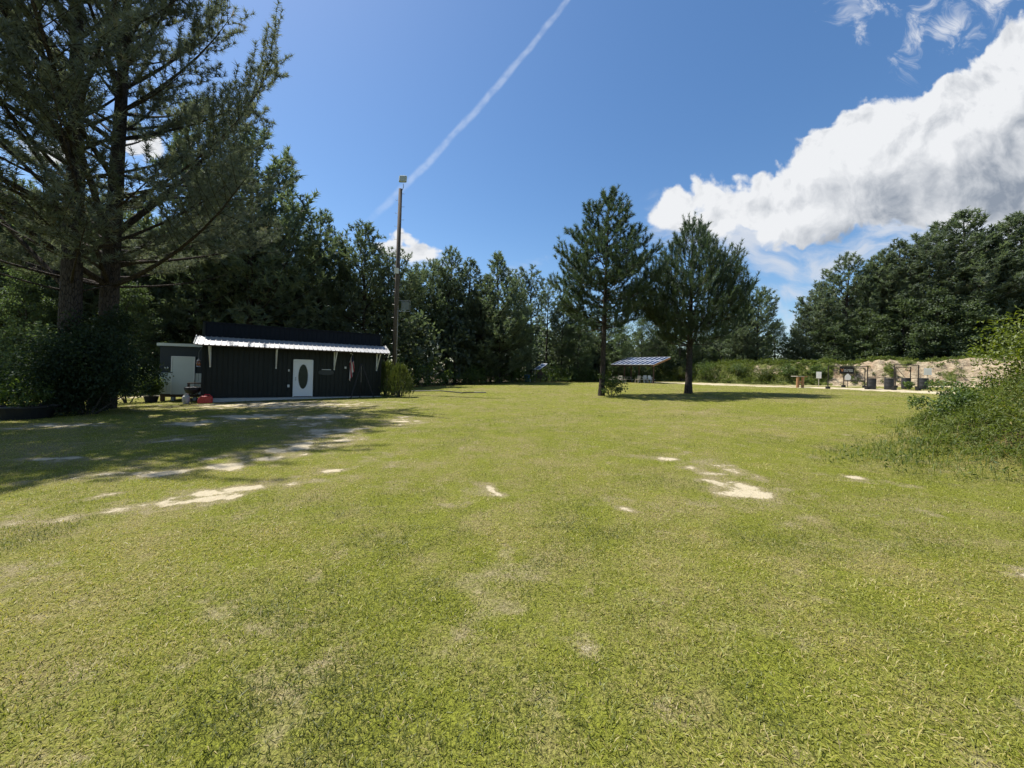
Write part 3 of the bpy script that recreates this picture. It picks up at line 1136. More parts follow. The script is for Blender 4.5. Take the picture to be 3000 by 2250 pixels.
def broad_tree(seed, H, base, rx, lobes, per, L, m, top=0.5):
    """a broad-leaved tree: forking limbs, each ending in clumps of leaves"""
    rng = np.random.default_rng(seed)
    tb = Tubes()
    zs = np.linspace(0, H * 0.86, 9)
    w = np.cumsum(rng.normal(0, 0.09, (9, 2)), 0)
    w -= w[0]
    tb.add(np.stack([w[:, 0], w[:, 1], zs], -1), 0.24 * (H / 16) * (1 - zs / H) + 0.02, 8)
    C, Rd = [], []
    for i in range(lobes):
        f = (i + rng.uniform(0, 1)) / lobes
        z = base + (H - base) * f
        rr = rx * math.sqrt(max(0.03, 1 - abs(2 * (f ** (0.9 + top * .4)) - 0.85) ** 2.2)) * rng.uniform(0.62, 1.08)
        az = 2.39996 * i + rng.normal(0, .3)
        e = np.array([math.cos(az) * rr, math.sin(az) * rr, z])
        zb = max(base * 0.5, z - rr * rng.uniform(0.4, 0.8))
        b = np.array([np.interp(zb, zs, w[:, 0]), np.interp(zb, zs, w[:, 1]), zb])
        m_ = (b * 0.5 + e * 0.5) + rng.normal(0, .2, 3)
        tb.add([b, m_, e], [0.045, 0.03, 0.012], 4)
        for q in range(5):
            t = rng.uniform(0.45, 1.05)
            C.append(b + (e - b) * t + rng.normal(0, 0.5, 3) * np.array([1, 1, .6]))
            Rd.append(rng.uniform(0.45, 0.95))
    V, F, A = leaves(rng, np.array(C), np.array(Rd), per, L, L * 0.72, 0.4, 0.62)
    return tb.mesh('trunk', BARK2), tri_mesh('crown', V, F, m, {'var': A})


BROAD = [broad_tree(201, 14, 1.2, 3.9, 66, 44, 0.22, OAK), broad_tree(202, 14, 2.4, 3.3, 60, 44, 0.21, OAK), broad_tree(203, 14, 0.6, 3.4, 64, 46, 0.20, OAK, 0.9)]

ORD = ['first', 'second', 'third', 'fourth', 'fifth', 'sixth', 'seventh', 'eighth', 'ninth', 'tenth', 'eleventh', 'twelfth', 'thirteenth', 'fourteenth', 'fifteenth', 'sixteenth', 'seventeenth', 'eighteenth']


def wood_tree(px, top, Y, kind, wide, label, group, base_py=None, seed=0):
    """kind p0-p4 pine, b0-b2 broad-leaved; top: where its tip shows"""
    rng = random.Random(seed * 7 + int(px))
    tip = at(px, top, Y)
    z = T(tip.x, Y) - 0.1
    pine = kind[0] == 'p'
    tm, cm = (FAR if pine else BROAD)[int(kind[1])]
    H = 18.0 if pine else 14.0
    s = (tip.z - z) / H
    wx_ = s * wide * rng.uniform(0.85, 1.2)
    t = tree_from('pine_tree' if pine else 'broadleaf_tree', label, 'tree', tm, cm, (tip.x, Y, z), rng.uniform(0, 6.28), (wx_, s * wide * rng.uniform(0.85, 1.2), s), group)
    t.rotation_euler[0] = rng.gauss(0, 0.018)
    t.rotation_euler[1] = rng.gauss(0, 0.018)
    return t


def row(specs, what, group):
    np_, nb_ = 0, 0
    for i, (px, top, Y, kind, wide) in enumerate(specs):
        if kind[0] == 'p':
            lab = f'{ORD[np_]} pine {what}'
            np_ += 1
        else:
            lab = f'{ORD[nb_]} broad-leaved tree {what}'
            nb_ += 1
        wood_tree(px, top, Y, kind, wide, lab, group, seed=i)


row([(389, 252, 38, 'p2', 1.05), (366, 226, 36, 'p1', 1.15), (342, 246, 37, 'p0', 1.0), (323, 218, 36, 'p0', 1.2), (304, 236, 38, 'p3', 1.1), (285, 226, 35, 'p1', 1.1), (262, 236, 35, 'p0', 1.0),
     (243, 222, 34, 'p2', 1.1), (220, 228, 33, 'p1', 1.1), (196, 215, 33, 'p0', 1.1), (170, 226, 32, 'p2', 1.1), (146, 205, 32, 'p1', 1.1)],
    'behind the house, counting from the light pole', 'pines behind the dark house')
row([(118, 212, 30, 'p2', 1.1), (92, 196, 30, 'p0', 1.1), (66, 208, 29, 'b2', 1.1), (42, 190, 29, 'p2', 1.1), (18, 200, 28, 'p0', 1.1), (-8, 186, 28, 'p2', 1.2), (30, 270, 25, 'b1', 0.9), (130, 285, 27, 'b2', .9)],
    'behind the tall yard pines, counting from the shed', 'trees behind the tall yard pines')
row([(404, 280, 45, 'p0', 0.95), (419, 274, 47, 'b1', 1.1), (432, 262, 48, 'p2', 1.1), (449, 250, 48, 'p0', 1.25), (468, 261, 50, 'p1', 1.2), (484, 278, 49, 'p3', 1.15), (502, 256, 49, 'p3', 1.35), (515, 280, 51, 'p1', 1.1)],
    'along the far lawn edge, counting from light pole to blue bin', 'tree line beyond the lawn')
row([(534, 268, 56, 'p4', 1.2), (548, 284, 59, 'p4', 1.1), (563, 302, 58, 'p2', 1.1), (580, 312, 57, 'b0', 1.1), (600, 306, 60, 'p0', 1.1), (620, 322, 58, 'b1', 1.2), (641, 318, 61, 'b2', 1.2), (660, 312, 62, 'p1', 1.2)],
    'behind the solar pavilion, counting from the solar panel stand', 'trees behind the solar pavilion')
row([(681, 320, 60, 'b0', 1.2), (703, 326, 60, 'p3', 1.2), (722, 318, 60, 'b1', 1.2), (742, 302, 58, 'p1', 1.1), (758, 289, 57, 'p2', 1.2), (776, 322, 58, 'b2', 1.2), (792, 330, 60, 'p3', 1.1)],
    'past the broad lawn pine, counting toward the gap of sky', 'trees between the broad lawn pine and the gap of sky')
row([(806, 306, 56, 'p3', 1.2), (822, 284, 56, 'p1', 1.3), (848, 256, 54, 'p0', 1.3), (869, 266, 55, 'p2', 1.2), (888, 254, 53, 'p0', 1.2), (905, 241, 52, 'p1', 1.2), (921, 238, 52, 'p2', 1.2), (944, 224, 51, 'p1', 1.3),
     (972, 212, 50, 'p3', 1.5), (992, 232, 50, 'p1', 1.2), (1012, 220, 49, 'p0', 1.4), (1032, 212, 48, 'p1', 1.3), (836, 318, 53, 'b0', 1.3), (868, 312, 51, 'b1', 1.4), (902, 300, 50, 'b2', 1.3), (935, 292, 49, 'b0', 1.3), (968, 296, 48, 'b1', 1.3), (1004, 300, 47, 'b2', 1.3)],
    'above the sand berm, counting from the gap of sky', 'trees on the bank above the barrels')


wood_tree(256, 128, 31.5, 'p1', 1.1, 'tall full pine between the tall yard pines and the pines behind the house', None, seed=91)
wood_tree(205, 116, 31.0, 'p0', 1.15, 'tall pine standing straight behind the forking pine, over the shed', None, seed=92)


# ---- the depth of the wood behind them: one mass
def far_wood():
    rng = np.random.default_rng(77)
    parts = []
    tb = Tubes()
    xs = []
    for k in range(205):
        x = rng.uniform(-62, 70) if k < 150 else rng.uniform(2, 42)
        e = float(edge_line(x)) if x < 26 else 57.0
        y = e + rng.uniform(4, 20)
        px = CX + F_PX * x / y
        if px < -40 or px > 1064 or 788 < px < 808:
            continue
        topy = np.interp(px, [0, 100, 200, 290, 390, 420, 500, 540, 620, 700, 760, 790, 815, 850, 900, 980, 1040],
                         [212, 214, 232, 250, 286, 296, 290, 316, 330, 336, 330, 345, 318, 280, 262, 244, 240]) + rng.uniform(0, 40)
        H = 1.6 + (HY - topy) / F_PX * y
        z = T(x, y)
        n = 130
        f = rng.random(n) ** 0.8
        rr = np.sqrt(rng.random(n)) * np.interp(f, [0, .3, .75, 1], [2.6, 3.0, 2.0, 0.3])
        a = rng.uniform(0, 6.28, n)
        C = np.stack([x + rr * np.cos(a), y + rr * np.sin(a), z + 0.4 + (H - .4 - z * 0) * (0.06 + 0.94 * f)], -1)
        parts.append(leaves(rng, C, rng.uniform(0.4, 0.8, n), 6, 0.60, 0.34, 0.3, 0.7))
        tb.add([(x, y, z), (x, y, z + H * 0.9)], [0.2, 0.05], 5)
    V, F, A = join(parts)
    V2, F2 = np.vstack(tb.V), np.vstack(tb.F)
    F2 = np.vstack([F2[:, [0, 1, 2]], F2[:, [0, 2, 3]]]) + len(V)
    me = tri_mesh('far_wood', np.vstack([V, V2]), np.vstack([F, F2]), PINE_FAR, {'var': np.concatenate([A, np.zeros(len(V2))])})
    me.materials.append(BARK)
    mi = np.zeros(len(me.polygons), np.int32)
    mi[len(F):] = 1
    me.polygons.foreach_set('material_index', mi)
    print('far wood tris', len(me.polygons))
    tag(ob('far_wood', me), 'dense mass of dark trees filling the depth of the wood', 'wood', kind='stuff')


far_wood()


# ---- undergrowth along the foot of the wood
def undergrowth():
    rng = np.random.default_rng(88)
    C, Rd = [], []
    for k in range(520):
        x = rng.uniform(-44, 26)
        y = float(edge_line(x)) + rng.uniform(-0.6, 5.0)
        px = CX + F_PX * x / y
        if px < -30:
            continue
        hmax = np.interp(px, [0, 200, 400, 520, 600, 760], [3.4, 3.0, 3.2, 2.6, 2.2, 2.4]) * rng.uniform(0.25, 1.0)
        for q in range(3):
            h = rng.uniform(0.1, 1.0) * hmax
            C.append((x + rng.normal(0, .5), y + rng.normal(0, .4), T(x, y) + h))
            Rd.append(rng.uniform(0.35, 0.75))
    V, F, A = leaves(rng, np.array(C), np.array(Rd), 34, 0.22, 0.13, 0.4, 0.7)
    print('undergrowth tris', len(F))
    tag(ob('undergrowth', tri_mesh('undergrowth', V, F, SHRUB, {'var': A})), 'tangled green undergrowth along the foot of the wood', 'undergrowth', kind='stuff')


undergrowth()


# ---- single shrubs
def shrub(name, label, pos, w, h, m, seed, lobes=40, per=60, L=0.11, cat='shrub', group=None, flat=0.8, wide=0.55, up=0.35, stems=6):
    rng = np.random.default_rng(seed)
    t = thing(name, label, cat, pos, 0, group)
    n = lobes
    d = unit(rng.normal(size=(n, 3)))
    r = rng.random((n, 1)) ** 0.4
    C = d * r * rng.uniform(0.72, 1.22, (n, 1)) * np.array([w / 2 * 0.8, w / 2 * 0.8, h / 2 * 0.86])
    C[:, 2] += h * 0.5
    low = 1 - np.clip((h * 0.28 - C[:, 2]) / (h * 0.28), 0, 1) * 0.25
    C[:, :2] *= low[:, None]
    V, F, A = leaves(rng, C, rng.uniform(0.12, 0.22, n) * min(w, h), per, L, L * wide, up, flat)
    V[:, 2] = np.maximum(V[:, 2], 0.01 + 0.03 * rng.random(len(V)))
    tb = Tubes()
    for k in range(stems):
        e = C[rng.integers(0, n)]
        tb.add([(e[0] * .12, e[1] * .12, -0.05), e * [0.5, 0.5, 0.45], e], [0.03 * h / 2, 0.018 * h / 2, 0.006], 4)
    ob('trunk', tb.mesh('trunk', BARK2), t)
    ob('crown', tri_mesh('crown', V, F, m, {'var': A}), t)
    return t


shrub('shrub', 'large dense dark evergreen shrub in front of the tall pine trunks', on_ground(88, 14.2), 4.0, 3.2, DARKSHRUB, 301, 150, 170, 0.10, wide=0.6)
shrub('shrub', 'tall dark shrub growing up round the forking pine trunk', on_ground(104, 15.6), 2.6, 4.6, DARKSHRUB, 302, 90, 120, 0.11)
shrub('shrub', 'glossy leaved shrub catching light next to the dark evergreen shrub', on_ground(46, 14.6), 2.6, 3.6, OAK, 303, 60, 60, 0.14)
shrub('shrub', 'low light green shrub behind the round black planter', on_ground(6, 14.6), 2.4, 1.7, SHRUB, 304, 50, 60, 0.12)
shrub('shrub', 'small shrub with loose leaves at the edge of the sand, before the shed', on_ground(128, 19.6), 2.2, 2.4, OAK, 305, 36, 40, 0.13)


def juniper(label, pos, w, h, seed):
    rng = np.random.default_rng(seed)
    t = thing('juniper_bush', label, 'bush', pos, 0, 'juniper bushes at the end of the house')
    n = 620
    f = rng.random(n) ** 0.75
    a = rng.uniform(0, 6.28, n)
    rr = w / 2 * np.interp(f, [0, .25, .6, 1], [0.92, 1.0, 0.76, 0.14]) * rng.uniform(0.45, 1.0, n)
    P = np.stack([rr * np.cos(a), rr * np.sin(a), h * 0.86 * f + 0.0], -1)
    D = unit(np.stack([np.cos(a) * 0.42, np.sin(a) * 0.42, np.full(n, 1.0)], -1) + rng.normal(0, .16, (n, 3)))
    V, F, A = spray(rng, P, D, rng.uniform(0.18, 0.4, n) * h / 2, 40, 0.085, 0.014, (10, 46))
    tb = Tubes()
    for k in range(10):
        e = P[rng.integers(0, n)]
        tb.add([(e[0] * .2, e[1] * .2, -0.05), e * [.6, .6, .6], e], [0.035, 0.02, 0.006], 4)
    ob('trunk', tb.mesh('trunk', BARK2), t)
    ob('crown', tri_mesh('crown', V, F, JUNIPER, {'var': A}), t)


juniper('feathery green juniper bush standing clear of the end of the house', on_ground(400, 23.6), 1.75, 2.05, 311)
juniper('feathery green juniper bush tucked behind the corner of the house', on_ground(386.5, 25.4), 1.7, 2.3, 312)
shrub('shrub', 'leafy bush round the foot of the slender lawn pine', on_ground(612, 24.1), 1.9, 1.5, SHRUB, 320, 26, 40, 0.13, up=0.3)


# ------------------------------------------------------------------ sand berm behind the range
BERM = np.array([(15, 66), (21, 61), (26, 56.5), (31, 51.2), (35.5, 46.6), (40, 43.0), (44, 40.6), (47.2, 37.6), (48.4, 33.5), (48.0, 29.0)], float)


def berm_frame(u):
    seg = np.concatenate([[0], np.cumsum(np.hypot(*np.diff(BERM, axis=0).T))])
    x = np.interp(u * seg[-1], seg, BERM[:, 0])
    y = np.interp(u * seg[-1], seg, BERM[:, 1])
    return x, y, seg[-1]


def berm_grid(nu=300, ns=64):
    u = np.linspace(0, 1, nu)
    x, y, L = berm_frame(u)
    k = np.ones(15) / 15
    xp, yp = np.pad(x, 7, 'edge'), np.pad(y, 7, 'edge')
    x, y = np.convolve(xp, k, 'valid'), np.convolve(yp, k, 'valid')
    tx, ty = np.gradient(x), np.gradient(y)
    ln = np.hypot(tx, ty)
    nx, ny = -ty / ln, tx / ln
    s = np.concatenate([np.linspace(-0.3, 6, 46), np.linspace(6.4, 14, ns - 46)])
    S, U = np.meshgrid(s, u)
    X = x[:, None] + nx[:, None] * S
    Y = y[:, None] + ny[:, None] * S
    top = 2.75 + 1.3 * (fbm(U * 16, U * 0 + 2, 3, 51) - .5) - 0.7 * (1 - sstep(0.05, 0.4, U)) + 0.35 * sstep(0.75, 0.95, U)
    rough = fbm(X * 0.9, Y * 0.9, 5, 52) - 0.5
    wall = sstep(-0.2, 3.4, S + rough * 1.6) ** 0.85
    prof = wall * (1 - sstep(9, 14, S))
    gul = (fbm(U * 60 + rough, S * 0.5, 3, 53) - 0.5) * 0.55 * np.sin(np.clip(S / 4.0, 0, 1) * np.pi)
    lump = (fbm(X * 2.4, Y * 2.4, 3, 54) - .5) * 0.45 * np.clip(S, 0, 1)
    Z = terrain(X, Y) + prof * top + gul + lump
    Z[:, 0] -= 0.4
    Z[:, -1] -= 0.5
    return X, Y, Z, S, U, rough


def berm_mat():
    m = bpy.data.materials.new('berm_sand')
    m.use_nodes = True
    m.node_tree.nodes.clear()
    N = NT(m.node_tree)
    P = N.node('ShaderNodeNewGeometry').outputs['Position']
    gr = N.node('ShaderNodeAttribute', attribute_name='green').outputs['Fac']
    Ps = N.vmath('MULTIPLY', P, (0.8, 0.8, 1.5))
    n1 = N.noise(P, 0.5, 5.0, 0.6)
    n2 = N.noise(Ps, 2.2, 6.0, 0.65)
    n3 = N.noise(P, 9.0, 5.0, 0.7)
    c = N.mix(N.step(n2, 0.3, 0.7), (0.22, 0.165, 0.11), (0.50, 0.415, 0.285))
    c = N.mix(N.step(n1, 0.5, 0.68), c, (0.38, 0.27, 0.175))
    c = N.mix(N.math('MULTIPLY', N.step(n3, 0.53, 0.66), 0.7), c, (0.20, 0.14, 0.085))
    gf = N.step(N.math('ADD', gr, N.math('MULTIPLY', N.math('SUBTRACT', n3, 0.5), 0.9)), 0.42, 0.62)
    c = N.mix(gf, c, N.mix(n3, (0.05, 0.07, 0.018), (0.15, 0.155, 0.045)))
    p = N.node('ShaderNodeBsdfPrincipled')
    N.l.new(c, p.inputs['Base Color'])
    p.inputs['Roughness'].default_value = 0.95
    p.inputs['Specular IOR Level'].default_value = 0.1
    b = N.node('ShaderNodeBump')
    b.inputs['Strength'].default_value = 1.0
    b.inputs['Distance'].default_value = 0.25
    N.l.new(N.math('ADD', n2, N.math('MULTIPLY', n3, 0.5)), b.inputs['Height'])
    N.l.new(b.outputs[0], p.inputs['Normal'])
    o = N.node('ShaderNodeOutputMaterial')
    N.l.new(p.outputs[0], o.inputs['Surface'])
    return m


def make_berm():
    X, Y, Z, S, U, rough = berm_grid()
    n, k = X.shape
    V = np.stack([X, Y, Z], -1).reshape(-1, 3)
    i, j = np.meshgrid(np.arange(n - 1), np.arange(k - 1), indexing='ij')
    F = np.stack([i * k + j, (i + 1) * k + j, (i + 1) * k + j + 1, i * k + j + 1], -1).reshape(-1, 4)
    green = np.clip(sstep(3.0, 4.2, S) * 0.85 + (1 - sstep(0.50, 0.66, U)) * 0.8 + 0.55 * sstep(0.50, 0.66, fbm(X * 0.45, Y * 0.45, 3, 64)) + (rough) * 1.6, 0, 1)
    tag(ob('sand_berm', tri_mesh('sand_berm', V, F, berm_mat(), {'green': green.ravel()}, True)), kind='structure')
    # weeds growing on it
    rng = np.random.default_rng(91)
    idx = rng.integers(0, n * k, 5600)
    g = green.ravel()[idx]
    s_, u_ = S.ravel()[idx], U.ravel()[idx]
    keep = (rng.random(len(idx)) < g ** 1.5) & (s_ < 6.5) & (s_ > -0.3)
    idx, s_, u_ = idx[keep], s_[keep], u_[keep]
    C = V[idx] + rng.normal(0, 0.08, (len(idx), 3))
    left = u_ < 0.5
    C[:, 2] += np.where(left, rng.uniform(0.0, 0.55, len(idx)), rng.uniform(0.03, 0.25, len(idx)))
    rad = np.where(left, rng.uniform(0.18, 0.42, len(idx)), 0.15)
    V2, F2, A2 = leaves(rng, C, rad, 20, 0.21, 0.09, 0.2, 0.7)
    print('berm weeds', len(F2))
    tag(ob('berm_weeds', tri_mesh('berm_weeds', V2, F2, WEED, {'var': A2 * 0.8})), 'weeds and brambles growing over the sandy berm', 'weeds', kind='stuff')
    return X, Y, Z, S, U


BX, BY, BZ, BS, BU = make_berm()


def berm_spot(px, s_want):
    pxs = CX + F_PX * BX / BY
    e = np.abs(pxs - px) / 4.0 + np.abs(BS - s_want)
    q = np.unravel_index(np.argmin(e), e.shape)
    return Vector((BX[q], BY[q], BZ[q] - 0.05))


for i, (px, s, w, h, lab) in enumerate((
        (680, 0.4, 2.6, 2.6, 'round pale green bush at the foot of the berm, next to the solar pavilion'),
        (706, 0.5, 3.4, 3.2, 'large round bush at the foot of the berm just past the broad lawn pine'),
        (738, 1.0, 3.2, 2.0, 'sprawling low bush on the berm, second past the broad lawn pine'),
        (764, 0.6, 2.6, 1.7, 'low bush at the foot of the berm over the start of the sandy track'),
        (786, 0.8, 2.6, 1.7, 'low bush on the berm on the near side of the wooden stand'),
        (818, 1.2, 2.6, 1.6, 'bush on the berm behind the small white target board'),
        (846, 1.2, 2.0, 1.8, 'bright bush on the sand behind the black banner'),
        (652, 0.5, 2.2, 2.0, 'shrub seen through the posts of the solar pavilion'))):
    shrub('shrub', lab, berm_spot(px, s), w, h, SHRUB if i % 3 else JUNIPER, 400 + i, 46, 40, 0.15, group='bushes on the berm', wide=0.5)


# ------------------------------------------------------------------ weeds of the near bank
def make_bank():
    rng = np.random.default_rng(95)
    NB = 90000
    s = -2.0 + 20.5 * rng.random(NB) ** 1.8
    w = -1.9 + 10.0 * rng.random(NB) ** 1.25
    x = BO[0] + BD[0] * s + BN[0] * w
    y = BO[1] + BD[1] * s + BN[1] * w
    h = bank_h(x, y)
    px = CX + F_PX * x / np.maximum(y, .5)
    wob = (fbm(x * 0.7, y * 0.7, 3, 65) - 0.5) * 2.2
    cover = sstep(-0.5, 0.9, w + wob * 0.6) * sstep(-0.5, 1.0, s + wob * 0.6) * (1 - 0.95 * sstep(9.5, 13.5, s + wob))
    keep = (cover > 0.02) & (px < 1180) & (y > 2.5)
    keep &= rng.random(len(x)) < 0.15 + 0.85 * cover
    bare = fbm(x * 0.9, y * 0.9, 3, 61)
    keep &= ~((bare > 0.60) & (h > 0.3) & (rng.random(len(x)) < 0.85))
    x, y, h, cover = x[keep], y[keep], h[keep], cover[keep]
    n = len(x)
    parts = []
    # tall grass
    L = rng.gamma(4, 0.048, n) * (0.25 + 0.55 * cover + 0.35 * sstep(0, 0.45, h)) + 0.04
    V, F, A = blades(rng, x, y, L, rng.uniform(0.005, 0.011, n), np.clip(rng.normal(0.62, 0.3, n), 0.05, 1.4),
                     np.where(rng.random(n) < 0.10, rng.uniform(0.88, 1, n), rng.uniform(0.1, 0.8, n)))
    parts.append((V, F, A))
    # leafy stems
    q = rng.random(n) < (0.24 * sstep(0.05, 0.5, h) + 0.006) * (0.2 + 1.5 * vnoise(x * 0.8, y * 0.8, 73))
    xs, ys, hs = x[q], y[q], h[q]
    hh = rng.uniform(0.10, 0.5, len(xs)) * (0.5 + 0.7 * sstep(.2, 1.2, hs)) * (0.5 + vnoise(xs * 0.9, ys * 0.9, 71))
    for f in (0.35, 0.65, 1.0):
        C = np.stack([xs + rng.normal(0, .05, len(xs)), ys + rng.normal(0, .05, len(xs)), terrain(xs, ys) + hh * f], -1)
        parts.append(leaves(rng, C, 0.11 + 0.06 * rng.random(len(xs)), 8, 0.070, 0.026, 0.3, 0.6))
    V, F, A = join(parts)
    print('bank weeds', len(F))
    tag(ob('bank_weeds', tri_mesh('bank_weeds', V, F, WEED, {'var': A})), 'tall grass and leafy weeds covering the bank beside the lawn', 'weeds', kind='stuff')


make_bank()


def bank_point(px, Y):
    p = at(px, HY, Y)
    return Vector((p.x, p.y, T(p.x, p.y)))


shrub('shrub', 'bright yellow green leafy shrub on top of the near bank', bank_point(1056, 9.6), 3.2, 2.3, BRIGHT, 501, 180, 70, 0.10, up=0.5, wide=0.42)
shrub('shrub', 'thin young shrub on the bank in front of the sand slope', bank_point(968, 12.6), 1.2, 1.3, SHRUB, 502, 26, 26, 0.11, wide=0.36)
shrub('shrub', 'dark green shrub spreading over the top of the near bank', bank_point(990, 10.6), 2.6, 1.0, SHRUB, 503, 60, 44, 0.10, wide=0.4)
shrub('shrub', 'low dark shrub half way down the slope of the near bank', bank_point(962, 9.0), 1.8, 0.8, SHRUB, 504, 46, 44, 0.085, wide=0.4)

# ------------------------------------------------------------------ the house
M_SIDE = mat('dark_siding', (0.014, 0.017, 0.0135), 0.55, 0.0, 0.3, 2.0, spec=0.25)
M_ROOF = mat('dark_roof_metal', (0.010, 0.013, 0.020), 0.75, 0.0, 0.15, 1.5, spec=0.12)
M_GALV = mat('galvanised_sheet', (0.40, 0.40, 0.405), 0.55, 0.25, 0.16, 3.0, spec=0.3, dirt=(0.30, 0.295, 0.29))
M_WHITE = mat('white_paint', (0.74, 0.74, 0.72), 0.5, 0.0, 0.04, 3.0)
M_TRIM = mat('white_trim', (0.66, 0.66, 0.62), 0.6, 0.0, 0.08, 4.0)
M_GREYP = mat('pale_grey_panel', (0.60, 0.63, 0.60), 0.5, 0.0, 0.05, 3.0)
M_CONC = mat('concrete', (0.42, 0.42, 0.40), 0.9, 0.0, 0.15, 5.0, bump=0.3)
M_GLASS = mat('door_glass', (0.014, 0.026, 0.020), 0.25, 0.0, 0.5, 30.0, spec=0.25)
M_METAL = mat('dull_metal', (0.30, 0.30, 0.30), 0.4, 0.7, 0.1)
M_BLACK = mat('black_plastic', (0.016, 0.016, 0.017), 0.5, 0.0, 0.2, 4.0)
M_IRON = mat('dark_iron', (0.040, 0.033, 0.028), 0.7, 0.3, 0.3, 8.0)
M_NAVY = mat('dark_navy_board', (0.020, 0.027, 0.034), 0.55, 0.0, 0.15, 3.0)
M_RED = mat('red_plastic', (0.50, 0.012, 0.018), 0.28, 0.0, 0.06, 4.0, spec=0.6)
M_WOOD = mat('warm_timber', (0.36, 0.19, 0.085), 0.8, 0.0, 0.25, 9.0)
M_GREYWOOD = mat('weathered_wood', (0.40, 0.36, 0.29), 0.85, 0.0, 0.22, 9.0)
M_DARKWOOD = mat('dark_timber', (0.085, 0.055, 0.040), 0.85, 0.0, 0.25, 9.0)

HZ = -0.22
house = thing('house', 'long low black metal-sided house with a white door and pale metal awning', 'house', (HOUSE_O[0], HOUSE_O[1], HZ), math.atan2(HOUSE_D[1], HOUSE_D[0]))
HL, HD, HW = 8.85, 5.0, 2.97
MB().box((HL / 2, HD / 2 - 0.06, -0.32), (HL + 0.30, HD + 0.3, 0.60)).build('slab', M_CONC, house)
# core of the walls, behind the sheets
wb = MB()
FT, BT = 3.88, 2.9               # height of the front wall and of the back wall
wb.add([(.03, .03, 0), (HL - .03, .03, 0), (HL - .03, HD - .03, 0), (.03, HD - .03, 0), (.03, .03, FT - .06), (HL - .03, .03, FT - .06), (HL - .03, HD - .03, BT - .06), (.03, HD - .03, BT - .06)],
       [(0, 3, 2, 1), (4, 5, 6, 7), (0, 1, 5, 4), (1, 2, 6, 5), (2, 3, 7, 6), (3, 0, 4, 7)])
wb.build('wall', M_SIDE, house)


def ribbed(x0, x1, pitch, h=0.02, flat=0.03):
    xs, ys = [x0], [0.0]
    x = x0 + pitch / 2
    while x < x1 - flat:
        xs += [x - flat, x - flat * .5, x + flat * .5, x + flat]
        ys += [0, -h, -h, 0]
        x += pitch
    xs.append(x1)
    ys.append(0.0)
    return xs, ys


DX0, DX1 = 4.02, 5.02          # door opening with its frame
segs = []
w_ = 0.9
x = 0.0
while x < HL - 0.01:
    segs.append((x, min(x + w_, HL)))
    x += w_
for (a, b) in segs:
    if b <= DX0 or a >= DX1:
        xs, ys = ribbed(a + 0.004, b - 0.004, 0.225, 0.022)
        MB().sheet(xs, ys, 0.0, HW).build('siding_panel', M_SIDE, house)
    else:
        m_ = MB()
        if a < DX0:
            xs, ys = ribbed(a + 0.004, DX0, 0.225, 0.022)
            m_.sheet(xs, ys, 0, HW)
            a = DX0
        if b > DX1:
            xs, ys = ribbed(DX1, b - 0.004, 0.225, 0.022)
            m_.sheet(xs, ys, 0, HW)
            b = DX1
        xs, ys = ribbed(a, b, 0.225, 0.022)
        m_.sheet(xs, ys, 2.14, HW)
        m_.build('siding_panel', M_SIDE, house)
for s in (0, 1):                      # gable ends
    k = 0
    y = 0.0
    while y < HD - 0.01:
        y2 = min(y + 0.9, HD)
        xs, ys = ribbed(y + .004, y2 - .004, 0.225, 0.02)
        m_ = MB()
        vs = []
        for q, d in zip(xs, ys):
            zt = FT + (BT - FT) * q / HD - 0.02
            vs += [((0 + d) if s == 0 else (HL - d), q, 0), ((0 + d) if s == 0 else (HL - d), q, zt)]
        m_.add(vs, [(2 * i, 2 * i + 2, 2 * i + 3, 2 * i + 1) for i in range(len(xs) - 1)])
        m_.build('siding_panel', M_SIDE, house)
        y = y2
# corner trims
for xx in (-0.012, HL + 0.012):
    MB().box((xx, -0.03, FT / 2 - 0.01), (0.10, 0.05, FT - 0.02)).build('corner_trim', M_SIDE, house)


def roof_sheet(parent, name, x0, x1, p0, p1, m, pitch=0.23, h=0.022, thick=0.012):
    """ribbed metal sheet from edge p0=(y,z) up to p1=(y,z)"""
    xs, ys = ribbed(x0, x1, pitch, h, 0.026)
    d = Vector((0, p1[0] - p0[0], p1[1] - p0[1])).normalized()
    nrm = Vector((0, -d.z, d.y))
    if nrm.z < 0:
        nrm = -nrm
    vs, fs = [], []
    for q, e in zip(xs, ys):
        o_ = nrm * (-e)
        vs += [(q, p0[0] + o_.y, p0[1] + o_.z), (q, p1[0] + o_.y, p1[1] + o_.z), (q, p0[0] + o_.y - nrm.y * thick, p0[1] + o_.z - nrm.z * thick)]
    for i in range(len(xs) - 1):
        a, b = 3 * i, 3 * i + 3
        fs += [(a, b, b + 1, a + 1), (a + 2, b + 2, b, a)]
    m_ = MB()
    m_.add(vs, fs)
    return m_.build(name, m, parent)


